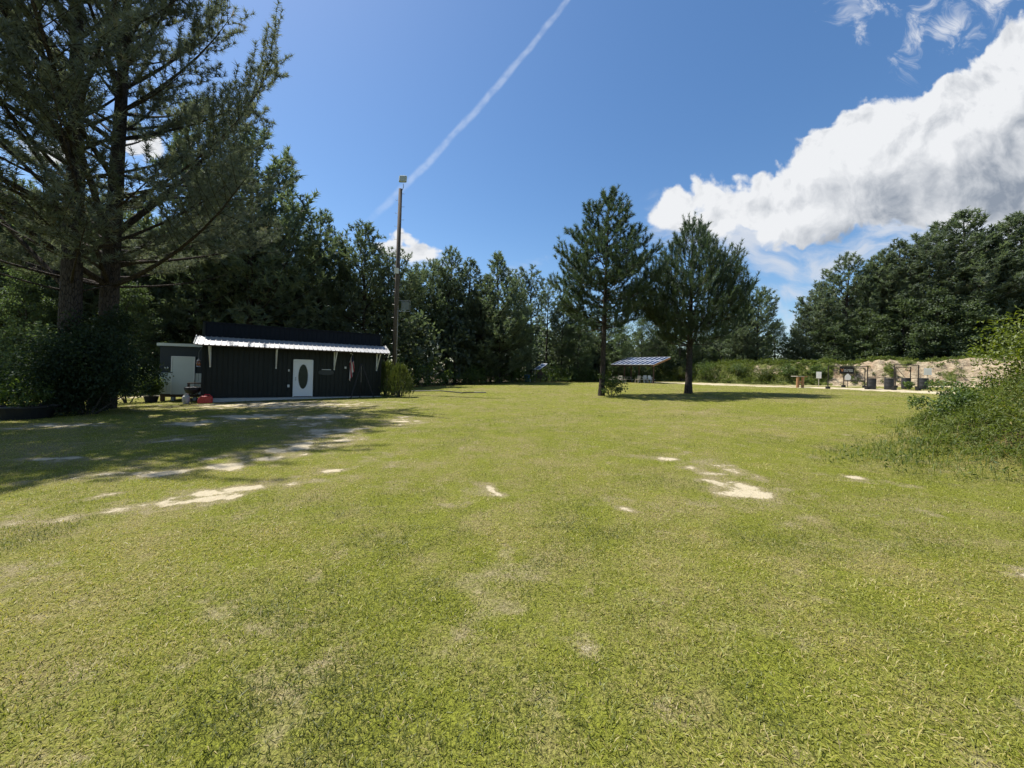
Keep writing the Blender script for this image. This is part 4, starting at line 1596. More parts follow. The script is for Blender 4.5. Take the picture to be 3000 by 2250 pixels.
x = -0.28
while x < HL + 0.27:
    x2 = min(x + 0.92, HL + 0.28)
    roof_sheet(house, 'awning_panel', x, x2 - 0.004, (-1.05, 2.70), (-0.03, 3.16), M_GALV, h=0.038)
    x = x2
x = 0.0
while x < HL - 0.01:
    x2 = min(x + 0.92, HL)
    xs, ys = ribbed(x + 0.004, x2 - 0.004, 0.23, 0.022)
    MB().sheet(xs, ys, HW + 0.004, FT).build('upper_panel', M_ROOF, house)
    roof_sheet(house, 'roof_panel', x, x2 - 0.004, (HD + 0.25, BT - 0.05), (0.02, FT - 0.01), M_ROOF)
    x = x2
MB().box((HL / 2, 0.0, FT + 0.02), (HL + 0.10, 0.12, 0.05)).build('parapet_cap', M_ROOF, house)
MB().box((HL / 2, -0.045, 3.19), (HL + 0.02, 0.03, 0.07)).build('flashing', M_ROOF, house)
for xx in (-0.29, HL + 0.29):
    MB().bar((xx, -1.06, 2.715), (xx, -0.02, 3.185), 0.025, 0.09).build('awning_edge', M_TRIM, house)
MB().bar((-0.25, -0.98, 2.68), (HL + 0.25, -0.98, 2.68), 0.05, 0.07).build('awning_beam', M_DARKWOOD, house)
for xx in (0.28, 3.18, 6.15, 8.62):
    b_ = MB()
    b_.bar((xx, -0.055, 1.58), (xx, -0.055, 2.90), 0.055, 0.07)
    b_.bar((xx, -0.07, 1.66), (xx, -0.90, 2.64), 0.05, 0.06)
    b_.bar((xx, -0.07, 2.66), (xx, -0.95, 2.66), 0.045, 0.045)
    b_.build('bracket', M_TRIM, house)
# door with an oval light
door = MB().box(((DX0 + DX1) / 2, -0.02, 1.05), (0.90, 0.05, 2.05)).build('door', M_WHITE, house)
fr = MB()
fr.box((DX0 + 0.025, -0.035, 1.06), (0.06, 0.09, 2.12)).box((DX1 - 0.025, -0.035, 1.06), (0.06, 0.09, 2.12)).box(((DX0 + DX1) / 2, -0.035, 2.11), (0.94, 0.09, 0.07))
fr.build('door_frame', M_WHITE, house)
MB().box(((DX0 + DX1) / 2, -0.06, 0.015), (0.92, 0.12, 0.03)).build('threshold', M_BLACK, house)


def oval(cx, cz, rx, rz, y, n=36, ring=None, depth=0.02):
    b = MB()
    p = [(cx + rx * math.cos(2 * math.pi * i / n), y, cz + rz * math.sin(2 * math.pi * i / n)) for i in range(n)]
    if ring is None:
        b.add(p, [tuple(range(n))])
    else:
        q = [(cx + (rx + ring) * math.cos(2 * math.pi * i / n), y + depth, cz + (rz + ring) * math.sin(2 * math.pi * i / n)) for i in range(n)]
        o2 = [(cx + (rx + ring * .5) * math.cos(2 * math.pi * i / n), y - depth, cz + (rz + ring * .5) * math.sin(2 * math.pi * i / n)) for i in range(n)]
        b.add(p + o2 + q, [(i, (i + 1) % n, n + (i + 1) % n, n + i) for i in range(n)] + [(n + i, n + (i + 1) % n, 2 * n + (i + 1) % n, 2 * n + i) for i in range(n)])
    return b


dc = (DX0 + DX1) / 2
oval(dc, 1.16, 0.245, 0.70, -0.048).build('oval_glass', M_GLASS, door)
oval(dc, 1.16, 0.245, 0.70, -0.058, ring=0.05, depth=0.012).build('oval_moulding', M_WHITE, door)
h_ = MB()
h_.lathe([(0.0, 0), (0.03, 0.01), (0.03, 0.05), (0.0, 0.06)], (DX0 + 0.13, -0.075, 0.94), 10)
MB().box((DX0 + 0.13, -0.05, 1.08), (0.05, 0.03, 0.07)).build('lock', M_METAL, door)
h_.build('handle', M_METAL, door)
for (xx, zz, ww, hh, nm) in ((3.80, 1.50, 0.07, 0.12, 'switch_box'), (3.80, 0.62, 0.11, 0.16, 'outlet_box'), (6.78, 1.74, 0.11, 0.13, 'wall_light')):
    MB().box((xx, -0.055, zz), (ww, 0.06, hh), bev=0.015).build(nm, M_TRIM, house)
MB().box((6.95, -0.7, 2.60), (0.07, 0.07, 0.06), bev=0.01).build('awning_light', M_TRIM, house)

# sign, flag, lantern and tripod at the house front: things of their own
hm = Matrix.Translation((HOUSE_O[0], HOUSE_O[1], HZ)) @ Matrix.Rotation(math.atan2(HOUSE_D[1], HOUSE_D[0]), 4, 'Z')
HR = math.atan2(HOUSE_D[1], HOUSE_D[0])


def hp(x, y, z):
    return hm @ Vector((x, y, z))


sg = thing('wall_sign', 'dark carved plaque with a pale strip hanging beside the house door', 'sign', hp(5.72, -0.05, 1.42), HR)
pl = MB()
n = 28
pts = []
for i in range(n):
    t = 2 * math.pi * i / n
    c, s = math.cos(t), math.sin(t)
    pts.append((0.42 * math.copysign(abs(c) ** 0.7, c), 0.15 * math.copysign(abs(s) ** 0.8, s)))
pl.add([(p[0], -0.03, p[1]) for p in pts] + [(p[0], 0.0, p[1]) for p in pts], [tuple(range(n))] + [(i, i + n, (i + 1) % n + n, (i + 1) % n) for i in range(n)])
pl.build('plaque', mat('plaque_board', (0.040, 0.045, 0.040), 0.6), sg)
MB().box((0.0, -0.035, 0.175), (0.50, 0.02, 0.03)).build('strip', M_TRIM, sg)

fl = thing('flag', 'striped flag hanging limp from a short pole on the house wall', 'flag', hp(7.02, -0.05, 2.08), HR)
MB().tube([(0, 0, 0), (0.05, -0.45, 0.50)], 0.014, 8).build('pole', M_TRIM, fl)
M_FR = mat('flag_red', (0.33, 0.020, 0.028), 0.8)
M_FW = mat('flag_white', (0.62, 0.60, 0.57), 0.8)
M_FB = mat('flag_blue', (0.012, 0.018, 0.055), 0.8)
fc = MB()
NS, NL = 26, 18
gp = []
for i in range(NS + 1):
    for j in range(NL + 1):
        a, l = i / NS, j / NL
        # hoist runs along the pole, the fly drops down in folds
        hx, hy, hz_ = 0.05 * a, -0.45 * a, 0.50 * a
        fold = 0.055 * math.sin(a * 15.0 + l * 1.6) * (0.3 + l)
        dropz = -1.32 * l * (0.70 + 0.30 * (1 - a) + 0.02)
        pull = l ** 0.6
        x_ = hx * (1 - pull) + pull * (0.10 + 0.22 * (a - 0.5)) + fold
        y_ = hy * (1 - 0.75 * pull) - 0.06 * pull + 0.03 * math.cos(a * 11)
        gp.append((x_, y_, hz_ * (1 - 0.1 * l) + dropz * 0.9))
fs = []
for i in range(NS):
    for j in range(NL):
        fs.append((i * (NL + 1) + j, (i + 1) * (NL + 1) + j, (i + 1) * (NL + 1) + j + 1, i * (NL + 1) + j + 1))
for q, f_ in enumerate(fs):
    i, j = divmod(q, NL)
    st = (NS - 1 - i) // 2
    fc.mi.append(2 if (i >= 12 and j < 7) else (0 if st % 2 == 0 else 1))
fc.v, fc.f = gp, fs
fc.build('cloth', [M_FR, M_FW, M_FB], fl, True)

lt = thing('lantern', 'small amber lantern hanging at the corner of the house by the awning', 'lantern', hp(-0.16, -0.30, 1.62), HR)
lb = MB()
lb.lathe([(0.03, 0), (0.07, 0.02), (0.085, 0.12), (0.075, 0.22), (0.03, 0.27)], n=12)
lb.build('globe', mat('amber_glass', (0.20, 0.055, 0.015), 0.15, spec=0.8), lt, True)
lc = MB()
MB().lathe([(0.09, -0.03), (0.07, 0.02)], n=10).build('base', M_METAL, lt)
MB().tube([(0, 0, 0.40), (0, 0, 0.7), (0.12, 0.2, 1.02)], 0.008, 5).build('hanger', M_METAL, lt)
lc.lathe([(0.09, 0.26), (0.02, 0.36), (0.015, 0.40)], n=10)
lc.build('cap', M_METAL, lt)

tp = thing('tripod_hoist', 'tall black three-legged hoist standing against the house front', 'tripod', hp(7.55, -0.75, -0.02), HR)
for (a, b_) in ((-0.62, -0.30), (0.72, -0.22), (0.05, 0.42)):
    gz = T(*hp(7.55 + a, -0.75 + b_, 0)[:2]) - HZ
    MB().tube([(a, b_, gz), (a * 0.06, b_ * 0.06, 1.95)], 0.035, 8).build('leg', M_BLACK, tp)
MB().lathe([(0.07, 0), (0.09, 0.05), (0.05, 0.12)], (0, 0, 1.90), 10).build('head', M_BLACK, tp)
MB().tube([(0, 0, 1.9), (0, 0, 0.9)], 0.008, 5).build('chain', M_METAL, tp)

# red fuel can, grill and planks between shed and house
gpos = hp(0.16, -0.48, 0)
fcn = thing('fuel_can', 'shiny red plastic fuel can at the corner of the house slab', 'fuel can', (gpos.x, gpos.y, T(gpos.x, gpos.y) + 0.0), HR)
cb = MB()
prof = [(-0.27, 0.0), (0.27, 0.0), (0.30, 0.05), (0.30, 0.31), (0.25, 0.37), (-0.14, 0.37), (-0.26, 0.28), (-0.30, 0.16), (-0.30, 0.05)]
k = len(prof)
rings = []
for (yy, sc) in ((-0.16, 0.90), (-0.13, 1.0), (0.13, 1.0), (0.16, 0.90)):
    rings += [(p[0] * sc, yy, 0.17 + (p[1] - 0.17) * sc) for p in prof]
fs = [tuple(range(k)), tuple(reversed(range(3 * k, 4 * k)))]
for r in range(3):
    fs += [(r * k + i, (r + 1) * k + i, (r + 1) * k + (i + 1) % k, r * k + (i + 1) % k) for i in range(k)]
cb.add(rings, fs)
cb.build('body', M_RED, fcn)
MB().tube([(-0.04, 0, 0.36), (-0.02, 0, 0.44), (0.16, 0, 0.44), (0.2, 0, 0.36)], 0.022, 8).build('handle', M_RED, fcn)
MB().lathe([(0.04, 0), (0.045, 0.05), (0.03, 0.06)], (-0.19, 0, 0.27), 10).build('cap', M_BLACK, fcn)

gp_ = hp(-0.42, 0.30, 0)
gz = T(gp_.x, gp_.y)
gr = thing('grill', 'low black grill with a pale lid edge between shed and house', 'grill', (gp_.x, gp_.y, gz), HR)
MB().lathe([(0.05, 0.42), (0.26, 0.50), (0.34, 0.66), (0.35, 0.74)], n=20).build('bowl', M_BLACK, gr, True)
MB().lathe([(0.36, 0.745), (0.36, 0.775), (0.30, 0.80), (0.06, 0.83)], n=20).build('lid', M_BLACK, gr, True)
for a in (0.6, 2.7, 4.7):
    MB().tube([(0.2 * math.cos(a), 0.2 * math.sin(a), 0.48), (0.34 * math.cos(a), 0.34 * math.sin(a), 0.0)], 0.015, 6).build('leg', M_BLACK, gr)
MB().box((0.42, 0, 0.77), (0.2, 0.3, 0.025)).build('side_tray', M_TRIM, gr)
gq = hp(-0.62, -0.14, 0)
tk = thing('gas_bottle', 'grey gas bottle standing in front of the black grill', 'gas bottle', (gq.x, gq.y, T(gq.x, gq.y)), HR)
MB().lathe([(0.12, 0.0), (0.12, 0.03), (0.155, 0.06), (0.155, 0.33), (0.11, 0.40), (0.04, 0.42)], n=18).build('tank', M_CONC, tk, True)
MB().lathe([(0.09, 0.40), (0.09, 0.50)], n=14, caps=False).lathe([(0.025, 0.42), (0.025, 0.49)], n=8).build('collar', M_CONC, tk)
gq = hp(-0.40, 1.05, 0)
wk = thing('work_table', 'small brown table in the gap behind the grill', 'table', (gq.x, gq.y, T(gq.x, gq.y)), HR)
MB().box((0, 0, 0.98), (0.62, 0.5, 0.05)).build('top', M_DARKWOOD, wk)
for (a, b_) in ((-.27, -.2), (.27, -.2), (-.27, .2), (.27, .2)):
    MB().box((a, b_, 0.478), (0.06, 0.06, 0.955)).build('leg', M_DARKWOOD, wk)

# ------------------------------------------------------------------ the shed
so = at(159.5, HY, 20.6)
shr = math.radians(15)
sz = -0.16
shed = thing('shed', 'small dark shed on skids with a pale door and pale lower boards', 'shed', (so.x, so.y, sz), shr)
SW, SD, SH = 2.12, 2.4, 2.62
MB().box((SW / 2, SD / 2, SH / 2), (SW, SD, SH)).build('wall', M_NAVY, shed)
rf = MB()
rf.box((SW / 2, SD / 2 - 0.02, SH + 0.045), (SW + 0.10, SD + 0.2, 0.08))
rf.build('roof', M_NAVY, shed)
MB().box((SW / 2, -0.135, SH + 0.045), (SW + 0.16, 0.03, 0.15)).build('fascia', M_GREYP, shed)
dx0 = 0.55
MB().box((dx0 + 0.54, -0.035, 1.0), (0.98, 0.06, 2.0)).build('door_slab', M_GREYP, shed).name = 'door'
sd_ = shed.children[-1]
MB().lathe([(0, 0), (0.028, 0.01), (0.028, 0.05), (0, 0.06)], (dx0 + 0.13, -0.09, 0.96), 10).build('handle', M_METAL, sd_)
fr = MB()
fr.box((dx0 + 0.022, -0.04, 1.02), (0.05, 0.09, 2.06)).box((dx0 + 1.058, -0.04, 1.02), (0.05, 0.09, 2.06)).box((dx0 + 0.54, -0.04, 2.03), (0.98, 0.09, 0.05))
fr.build('door_frame', M_WHITE, shed)
for (a, b_) in ((0.0, 0.18), (0.185, 0.36), (0.365, 0.545), (1.645, 1.80), (1.805, 1.96), (1.965, 2.12)):
    MB().box(((a + b_) / 2, -0.022, 0.58), (b_ - a - 0.012, 0.03, 1.14)).build('board', M_GREYP, shed)
for xx in (0.27, 0.38):
    MB().box((xx, -0.03, 1.42), (0.06, 0.05, 0.09), bev=0.012).build('wall_light', M_WHITE, shed)
MB().box((SW + 0.015, 1.0, 0.58), (0.03, 1.9, 1.14)).build('side_board', M_GREYP, shed)
for yy in (0.1, SD - 0.2):
    MB().box((SW / 2, yy, -0.08), (SW - 0.05, 0.12, 0.15)).build('skid', M_DARKWOOD, shed)
for (a, b_) in ((0.12, 0.1), (0.6, .1), (1.1, 0.1), (1.6, .1), (SW - 0.12, 0.1), (0.12, SD - 0.2), (SW - 0.12, SD - 0.2)):
    wp = Matrix.Translation((so.x, so.y, sz)) @ Matrix.Rotation(shr, 4, 'Z') @ Vector((a, b_, 0))
    gz = T(wp.x, wp.y) - sz
    MB().box((a, b_, (gz - 0.155) / 2 - 0.02), (0.16, 0.14, max(0.05, -gz - 0.155) + 0.04)).build('block', M_CONC if a not in (0.12,) else M_DARKWOOD, shed)

# potted plants
def planter(label, pos, r, h, plabel, m_leaf, pw, ph, seed, L):
    t = thing('planter', label, 'planter', pos, 0)
    b = MB()
    b.lathe([(r * 0.74, 0), (r * 0.80, 0.02), (r * 0.98, h * 0.92), (r * 1.06, h * 0.93), (r * 1.06, h), (r * 0.95, h), (r * 0.93, h * 0.9)], n=24, caps=True)
    b.build('pot', M_BLACK, t, False)
    MB().lathe([(0.02, h * 0.885), (r * 0.90, h * 0.88)], n=20, caps=False).build('soil', mat('potting_soil', (0.04, 0.028, 0.018), 0.95), t)
    shrub('potted_plant', plabel, (pos[0], pos[1], pos[2] + h * 0.9), pw, ph, m_leaf, seed, 34, 34, L, 'plant', wide=0.34, up=0.5)


g = on_ground(152, 20.0)
planter('black plastic pot beside the pale lower boards of the shed', g, 0.30, 0.30, 'bright leafy plant growing in the black pot by the shed', SHRUB, 1.0, 0.95, 601, 0.20)
g = on_ground(27, 12.9)
planter('wide round black planter at the edge of the dark shrub', g, 0.72, 0.42, 'leafy plant spilling from the wide round planter', SHRUB, 1.9, 1.2, 602, 0.14)

# ------------------------------------------------------------------ light pole
pb = on_ground(394, 26.0)
ptop = at(400.5, 189, 26.0)
ph = ptop.z - pb.z
lean = (ptop.x - pb.x) / ph
pole = thing('utility_pole', 'tall wooden light pole with climbing pegs rising behind the house', 'pole', pb)
PM = mat('pole_wood', (0.085, 0.068, 0.055), 0.9, 0.0, 0.3, 5.0, bump=0.3)
MB().tube([(0, 0, -0.1), (lean * ph * .5, 0, ph * .5), (lean * ph, 0, ph)], [0.165, 0.145, 0.12], 14).build('post', PM, pole, True)
for i in range(26):
    z = 2.6 + i * 0.44
    if z > ph - 0.2:
        break
    s = 1 if i % 2 else -1
    MB().tube([(lean * z + s * 0.11, 0, z), (lean * z + s * 0.30, 0, z), (lean * z + s * 0.30, 0, z + 0.03)], 0.012, 5).build('peg', M_METAL, pole)
fx = MB()
fx.tube([(lean * ph + 0.08, -0.05, ph - 0.25), (lean * ph + 0.22, -0.08, ph + 0.1), (lean * ph + 0.20, -0.08, ph + 0.32)], 0.022, 6)
fx.build('lamp_arm', M_METAL, pole)
lh = MB()
lh.box((lean * ph + 0.18, -0.12, ph + 0.62), (0.52, 0.16, 0.50), Matrix.Rotation(math.radians(-12), 3, 'X'), bev=0.05)
lh.build('lamp_head', mat('pale_lamp_housing', (0.42, 0.45, 0.40), 0.5), pole)
zb = (371 - 274) / 385 * 26 + 1.55 - pb.z
MB().box((lean * zb - 0.02, -0.19, zb), (0.30, 0.06, 0.36)).build('number_plate', M_TRIM, pole)
zb = (371 - 309) / 385 * 26 + 1.6 - pb.z
cg = MB()
for z2 in (-0.36, 0.36):
    cg.bar((lean * zb + 0.1, 0.0, zb + z2), (lean * zb + 0.92, 0.0, zb + z2), 0.03)
for x2 in (0.35, 0.62, 0.92):
    cg.bar((lean * zb + x2, 0, zb - 0.36), (lean * zb + x2, 0, zb + 0.36), 0.02)
cg.build('bracket', M_METAL, pole)
MB().box((lean * zb + 0.60, -0.03, zb + 0.02), (0.52, 0.02, 0.56)).build('mesh_panel', mat('grey_mesh', (0.16, 0.18, 0.17), 0.6, 0.3), pole)
MB().tube([(0.15, -0.09, 0.0), (lean * zb + 0.14, -0.08, zb)], 0.022, 6).build('conduit', M_METAL, pole)

# garden hose lying across the lawn
hpnts = []
for (px_, py_) in ((404, 391.6), (420, 391.9), (440, 392.0), (452, 393.2), (462, 394.1), (474, 393.6), (486, 393.9)):
    X_, Y_ = ground_hit(px_, py_)
    hpnts.append((X_, Y_, T(X_, Y_) + 0.05))
b = MB()
b.tube(hpnts, 0.035, 6)
tag(b.build('garden_hose', M_BLACK), 'black hose lying across the grass beyond the juniper bush', 'hose')

# ------------------------------------------------------------------ solar pavilion
e_ = Vector((0.6, -0.8, 0))
s_ = Vector((0.8, 0.6, 0))
A0 = at(610.5, 364.6, 54.0)
LOW_Z = A0.z
Lp, Sp, Rise = 6.7, 3.95, 1.15
pav = thing('solar_pavilion', 'open timber pavilion roofed with rows of solar panels', 'pavilion', (A0.x, A0.y, T(A0.x, A0.y)))
lz = LOW_Z - T(A0.x, A0.y)


def pp(a, b, dz=0.0):
    """a along the low edge, b up the slope"""
    v = e_ * a + s_ * b
    return Vector((v.x, v.y, lz + Rise * b / Sp + dz))


M_PV = mat('solar_cells', (0.030, 0.045, 0.105), 0.16, 0.0, 0.25, 3.0, spec=1.0)
M_ALU = mat('bright_aluminium', (0.72, 0.74, 0.76), 0.35, 0.4, 0.05)
slope_n = (e_.cross(Vector((s_.x * Sp, s_.y * Sp, Rise)))).normalized()
if slope_n.z < 0:
    slope_n = -slope_n
sv = Vector((s_.x * Sp, s_.y * Sp, Rise)).normalized()
RM = Matrix((e_, sv, e_.cross(sv))).transposed()
slen = math.hypot(Sp, Rise)
pw_ = Lp / 9.0
for i in range(9):
    for j in range(2):
        c = pp((i + 0.5) * pw_, 0) + sv * (slen * (0.25 + 0.5 * j))
        o = MB().box(c, (pw_ - 0.10, slen / 2 - 0.12, 0.035), RM).build('solar_panel', M_PV, pav)
        f = MB()
        hw, hl = (pw_ - 0.03) / 2, (slen / 2 - 0.03) / 2
        for (dx, dy, wx, wy) in ((0, -hl + .03, 2 * hw, 0.07), (0, hl - .03, 2 * hw, 0.07), (-hw + .02, 0, 0.045, 2 * hl - 0.14), (hw - .02, 0, 0.045, 2 * hl - .14)):
            f.box(c + RM @ Vector((dx, dy, 0.004)), (wx, wy, 0.05), RM)
        f.build('frame', M_ALU, o)
for (a, b_) in ((0.3, 2.8), (2.0, 2.0), (3.4, 1.8), (6.4, 0.6)):
    top = pp(a, b_, -0.22)
    wx, wy = A0.x + top.x, A0.y + top.y
    gz = T(wx, wy) - pav.location.z
    MB().box((top.x, top.y, (top.z + gz) / 2 - 0.02), (0.15, 0.15, top.z - gz + 0.04)).build('post', M_DARKWOOD, pav)
for a in (0.25, Lp * 0.5, Lp - 0.25):
    MB().bar(pp(a, 0.05, -0.16), pp(a, Sp - 0.05, -0.16), 0.07, 0.20).build('rafter', M_WOOD if a > Lp * .6 else M_DARKWOOD, pav)
for b_ in (0.1, Sp * .5, Sp - 0.1):
    MB().bar(pp(0.1, b_, -0.155), pp(Lp - 0.1, b_, -0.155), 0.06, 0.14).build('beam', M_DARKWOOD, pav)
MB().bar(pp(Lp - 0.02, 0.05, -0.13), pp(Lp - 0.02, Sp - 0.05, -0.13), 0.04, 0.22).build('fascia', M_WOOD, pav)


def picnic_table(label, pos, rz, m):
    t = thing('picnic_table', label, 'table', pos, rz)
    for i in range(4):
        MB().box((0, -0.30 + i * 0.2, 0.75), (1.7, 0.18, 0.05)).build('plank', m, t)
    for s in (-1, 1):
        MB().box((0, s * 0.72, 0.45), (1.7, 0.26, 0.045)).build('bench', m, t)
    for xx in (-0.6, 0.6):
        b = MB()
        b.bar((xx, -0.28, 0.72), (xx, -0.70, 0.0), 0.06, 0.10).bar((xx, 0.28, 0.72), (xx, 0.70, 0.0), 0.06, 0.10).bar((xx + .07, -0.78, 0.40), (xx + .07, 0.78, 0.40), 0.05, 0.08)
        b.build('leg_frame', m, t)


def chair(label, pos, rz, m):
    t = thing('chair', label, 'chair', pos, rz)
    MB().box((0, 0, 0.43), (0.50, 0.48, 0.04), bev=0.015).build('seat', m, t)
    MB().box((0, 0.25, 0.72), (0.50, 0.04, 0.52), Matrix.Rotation(math.radians(-12), 3, 'X'), bev=0.015).build('backrest', m, t)
    for s in (-1, 1):
        MB().bar((s * 0.22, -0.2, 0.42), (s * 0.24, -0.24, 0), 0.045).build('leg', m, t)
        MB().bar((s * 0.22, 0.2, 0.42), (s * 0.24, 0.28, 0), 0.045).build('leg', m, t)
        MB().bar((s * 0.26, -0.22, 0.62), (s * 0.26, 0.27, 0.64), 0.05, 0.03).build('armrest', m, t)


def pav_spot(px, Y):
    return on_ground(px, Y)


M_PLAS = mat('white_resin', (0.72, 0.72, 0.69), 0.45, 0.0, 0.05)
picnic_table('grey wooden picnic table under the shady end of the solar pavilion', pav_spot(626, 53.5), 0.5, M_GREYWOOD)
picnic_table('grey wooden picnic table half out of the pavilion next to the lawn pine', pav_spot(617.5, 51.0), 0.9, M_GREYWOOD)
picnic_table('pale picnic table in the sunlit end of the solar pavilion', pav_spot(646, 51.6), 0.2, M_PLAS)
chair('white resin chair at the table, in front of the corner post of the pavilion', pav_spot(651, 50.6), 0.4, M_PLAS)
chair('white resin chair with its back to the berm, behind the pale table', pav_spot(646, 54.2), 0.1, M_PLAS)
chair('grey chair beside the middle posts of the pavilion', pav_spot(638, 50.8), -0.9, M_GREYWOOD)
chair('grey chair tipped near the grey table next to the lawn pine', pav_spot(620.5, 49.8), -0.3, M_GREYWOOD)

# ------------------------------------------------------------------ solar panel on a post, blue bin
q0 = on_ground(540.5, 52.0)
sp = thing('solar_panel_stand', 'single tilted solar panel on a timber stand by the far trees', 'solar panel', q0)
MB().box((0, 0, 0.95), (0.13, 0.13, 1.9)).build('post', M_DARKWOOD, sp)
MB().bar((0.05, 0.02, 1.5), (0.95, 0.25, 0.55), 0.06, 0.08).build('brace', M_DARKWOOD, sp)
MB().box((0.95, 0.25, 0.35), (0.1, 0.1, 0.72)).build('back_post', M_DARKWOOD, sp)
MB().box((-0.05, 0.02, 0.95), (0.75, 0.3, 0.85)).build('battery_box', mat('brown_board', (0.060, 0.042, 0.030), 0.8), sp)
e2 = Vector((0.75, -0.66, 0))
s2 = Vector((0.62, 0.70, 0.42)).normalized()
RM2 = Matrix((e2, s2, e2.cross(s2).normalized())).transposed()
pc = Vector((0.02, 0.0, 2.12))
MB().box(pc, (0.98, 2.0, 0.04), RM2).build('frame', M_ALU, sp)
for s in (-1, 1):
    MB().box(pc + RM2 @ Vector((0, s * 0.47, 0.012)), (0.66, 0.66, 0.04), RM2).build('cell_panel', M_PV, sp)
MB().tube([(-0.72, 0.1, -0.05), (-0.72, 0.1, 1.75)], 0.04, 8).build('pipe', M_METAL, sp)

q0 = on_ground(527.3, 53.0)
bn = thing('trash_bin', 'blue plastic bin standing at the far edge of the lawn', 'bin', q0, 0.2)
bb = MB()
bb.add([(-.24, -.26, 0.06), (.24, -.26, 0.06), (.24, .26, 0.06), (-.24, .26, 0.06), (-.31, -.33, 0.92), (.31, -.33, 0.92), (.31, .33, 0.92), (-.31, .33, 0.92)],
       [(0, 3, 2, 1), (4, 5, 6, 7), (0, 1, 5, 4), (1, 2, 6, 5), (2, 3, 7, 6), (3, 0, 4, 7)])
M_BLUE = mat('blue_plastic', (0.020, 0.105, 0.300), 0.5, 0.0, 0.08)
bb.build('body', M_BLUE, bn)
MB().box((0, 0, 0.955), (0.70, 0.74, 0.06), bev=0.02).build('lid', M_BLUE, bn)
MB().bar((-0.3, 0.37, 0.88), (0.3, 0.37, 0.88), 0.04).build('handle', M_BLACK, bn)
for s in (-1, 1):
    MB().tube([(s * 0.26, 0.22, 0.09), (s * 0.31, 0.22, 0.09)], 0.09, 12).build('wheel', M_BLACK, bn)
q1 = on_ground(530.4, 52.4)
mk = thing('marker_post', 'short white marker post beside the blue bin', 'post', q1)
MB().box((0, 0, 0.21), (0.09, 0.05, 0.46), bev=0.01).build('stake', M_TRIM, mk)

# ------------------------------------------------------------------ the shooting range
def drum(label, px, Y, tilt=0.0):
    p = on_ground(px, Y)
    t = thing('barrel', label, 'barrel', p, 0.0, 'dark barrels on the range')
    b = MB()
    r = 0.305
    prof = [(r * 0.93, 0.0), (r * 0.97, 0.02), (r, 0.06)]
    for zz in (0.30, 0.62):
        prof += [(r, zz - 0.035), (r * 1.03, zz), (r, zz + 0.035)]
    prof += [(r, 0.90), (r * 1.02, 0.93), (r * 1.02, 0.96), (r * 0.95, 0.965), (r * 0.93, 0.93)]
    b.lathe(prof, n=28)
    b.build('body', mat('dark_grey_plastic', (0.034, 0.035, 0.037), 0.55, 0.0, 0.35, 1.6, spec=0.35, dirt=(0.12, 0.11, 0.095)), t, True)
    MB().lathe([(r * 0.90, 0.945), (r * 0.55, 0.938), (0.02, 0.938)], n=24, caps=False).build('lid', M_BLACK, t)
    return t


drum('dark grey barrel closest to the black banner', 871.8, 33.2)
drum('scuffed dark grey barrel, second from the black banner', 889.4, 32.6)
drum('dark grey barrel behind the weed inside the pipe frame, third from the banner', 906.4, 33.6)
drum('dark grey barrel below the tall white target board, farthest from the banner', 923.8, 32.8)


def pipe_frame(label, px0, px1, Y0, Y1, z_top, bars, m=M_IRON, group='pipe frames on the range', r=0.035, feet=True, diag=False):
    a, b = on_ground(px0, Y0), on_ground(px1, Y1)
    t = thing('pipe_rack', label, 'frame', a, 0.0, group)
    d = b - a
    zt = z_top
    for v in (Vector((0, 0, 0)), d):
        MB().tube([v + Vector((0, 0, -0.05)), Vector((v.x, v.y, zt))], r, 8).build('post', m, t)
        if feet:
            MB().box(v + Vector((0, 0, 0.09)), (0.24, 0.24, 0.24)).build('foot_block', M_BLACK, t)
    for (h) in bars:
        MB().tube([Vector((0, 0, h)), Vector((d.x, d.y, h))], r * 0.9, 8).build('rail', m, t)
    if diag:
        MB().tube([Vector((0, 0, zt - 0.1)) + d * 0.06, Vector((d.x * 0.72, d.y * 0.72, 0.85))], r * 0.6, 6).build('brace', m, t)
    return t, a, d


f1 = pipe_frame('wide dark pipe frame that carries the black banner', 828.3, 867.6, 33.8, 33.0, 2.02, (2.0,), feet=True)
f2 = pipe_frame('lower dark pipe frame just behind the banner', 843.9, 865.0, 37.6, 36.6, 1.92, (1.90, 0.62, 0.70))
f3 = pipe_frame('tall narrow dark pipe frame round the second and third barrels', 894.4, 918.6, 31.8, 31.4, 2.12, (2.10,))
f4 = pipe_frame('dark pipe frame with a slanting brace inside the tall narrow frame', 895.8, 910.6, 36.4, 36.0, 1.98, (1.96, 0.62), diag=True, feet=True)
f5 = pipe_frame('low dark rail running behind the barrels', 868.2, 918.0, 35.0, 34.2, 1.05, (1.02,), r=0.025)

# the banner with its mark and two lines of small lettering
t1, a1, d1 = f1
u1 = d1.normalized()
u1.z = 0
u1.normalize()
pL, pR = (839.4 - 828.3) / (867.6 - 828.3), (854.0 - 828.3) / (867.6 - 828.3)
wB = (d1.length) * (pR - pL)
bo = a1 + d1 * pL
bo.z = a1.z + 1.98 - 0.62
bn_ = thing('banner', 'black banner with an orange chevron mark and white lettering on the range', 'banner', bo, math.atan2(u1.y, u1.x))
MB().box((wB / 2, -0.05, 0.29), (wB, 0.02, 0.60)).build('cloth', mat('black_vinyl', (0.013, 0.012, 0.012), 0.55), bn_)
cv = MB()
cv.add([(0.06, -0.064, 0.42), (0.13, -0.064, 0.42), (0.185, -0.064, 0.29), (0.24, -0.064, 0.42), (0.31, -0.064, 0.42), (0.185, -0.064, 0.14)], [(0, 5, 2, 1), (2, 5, 4, 3)])
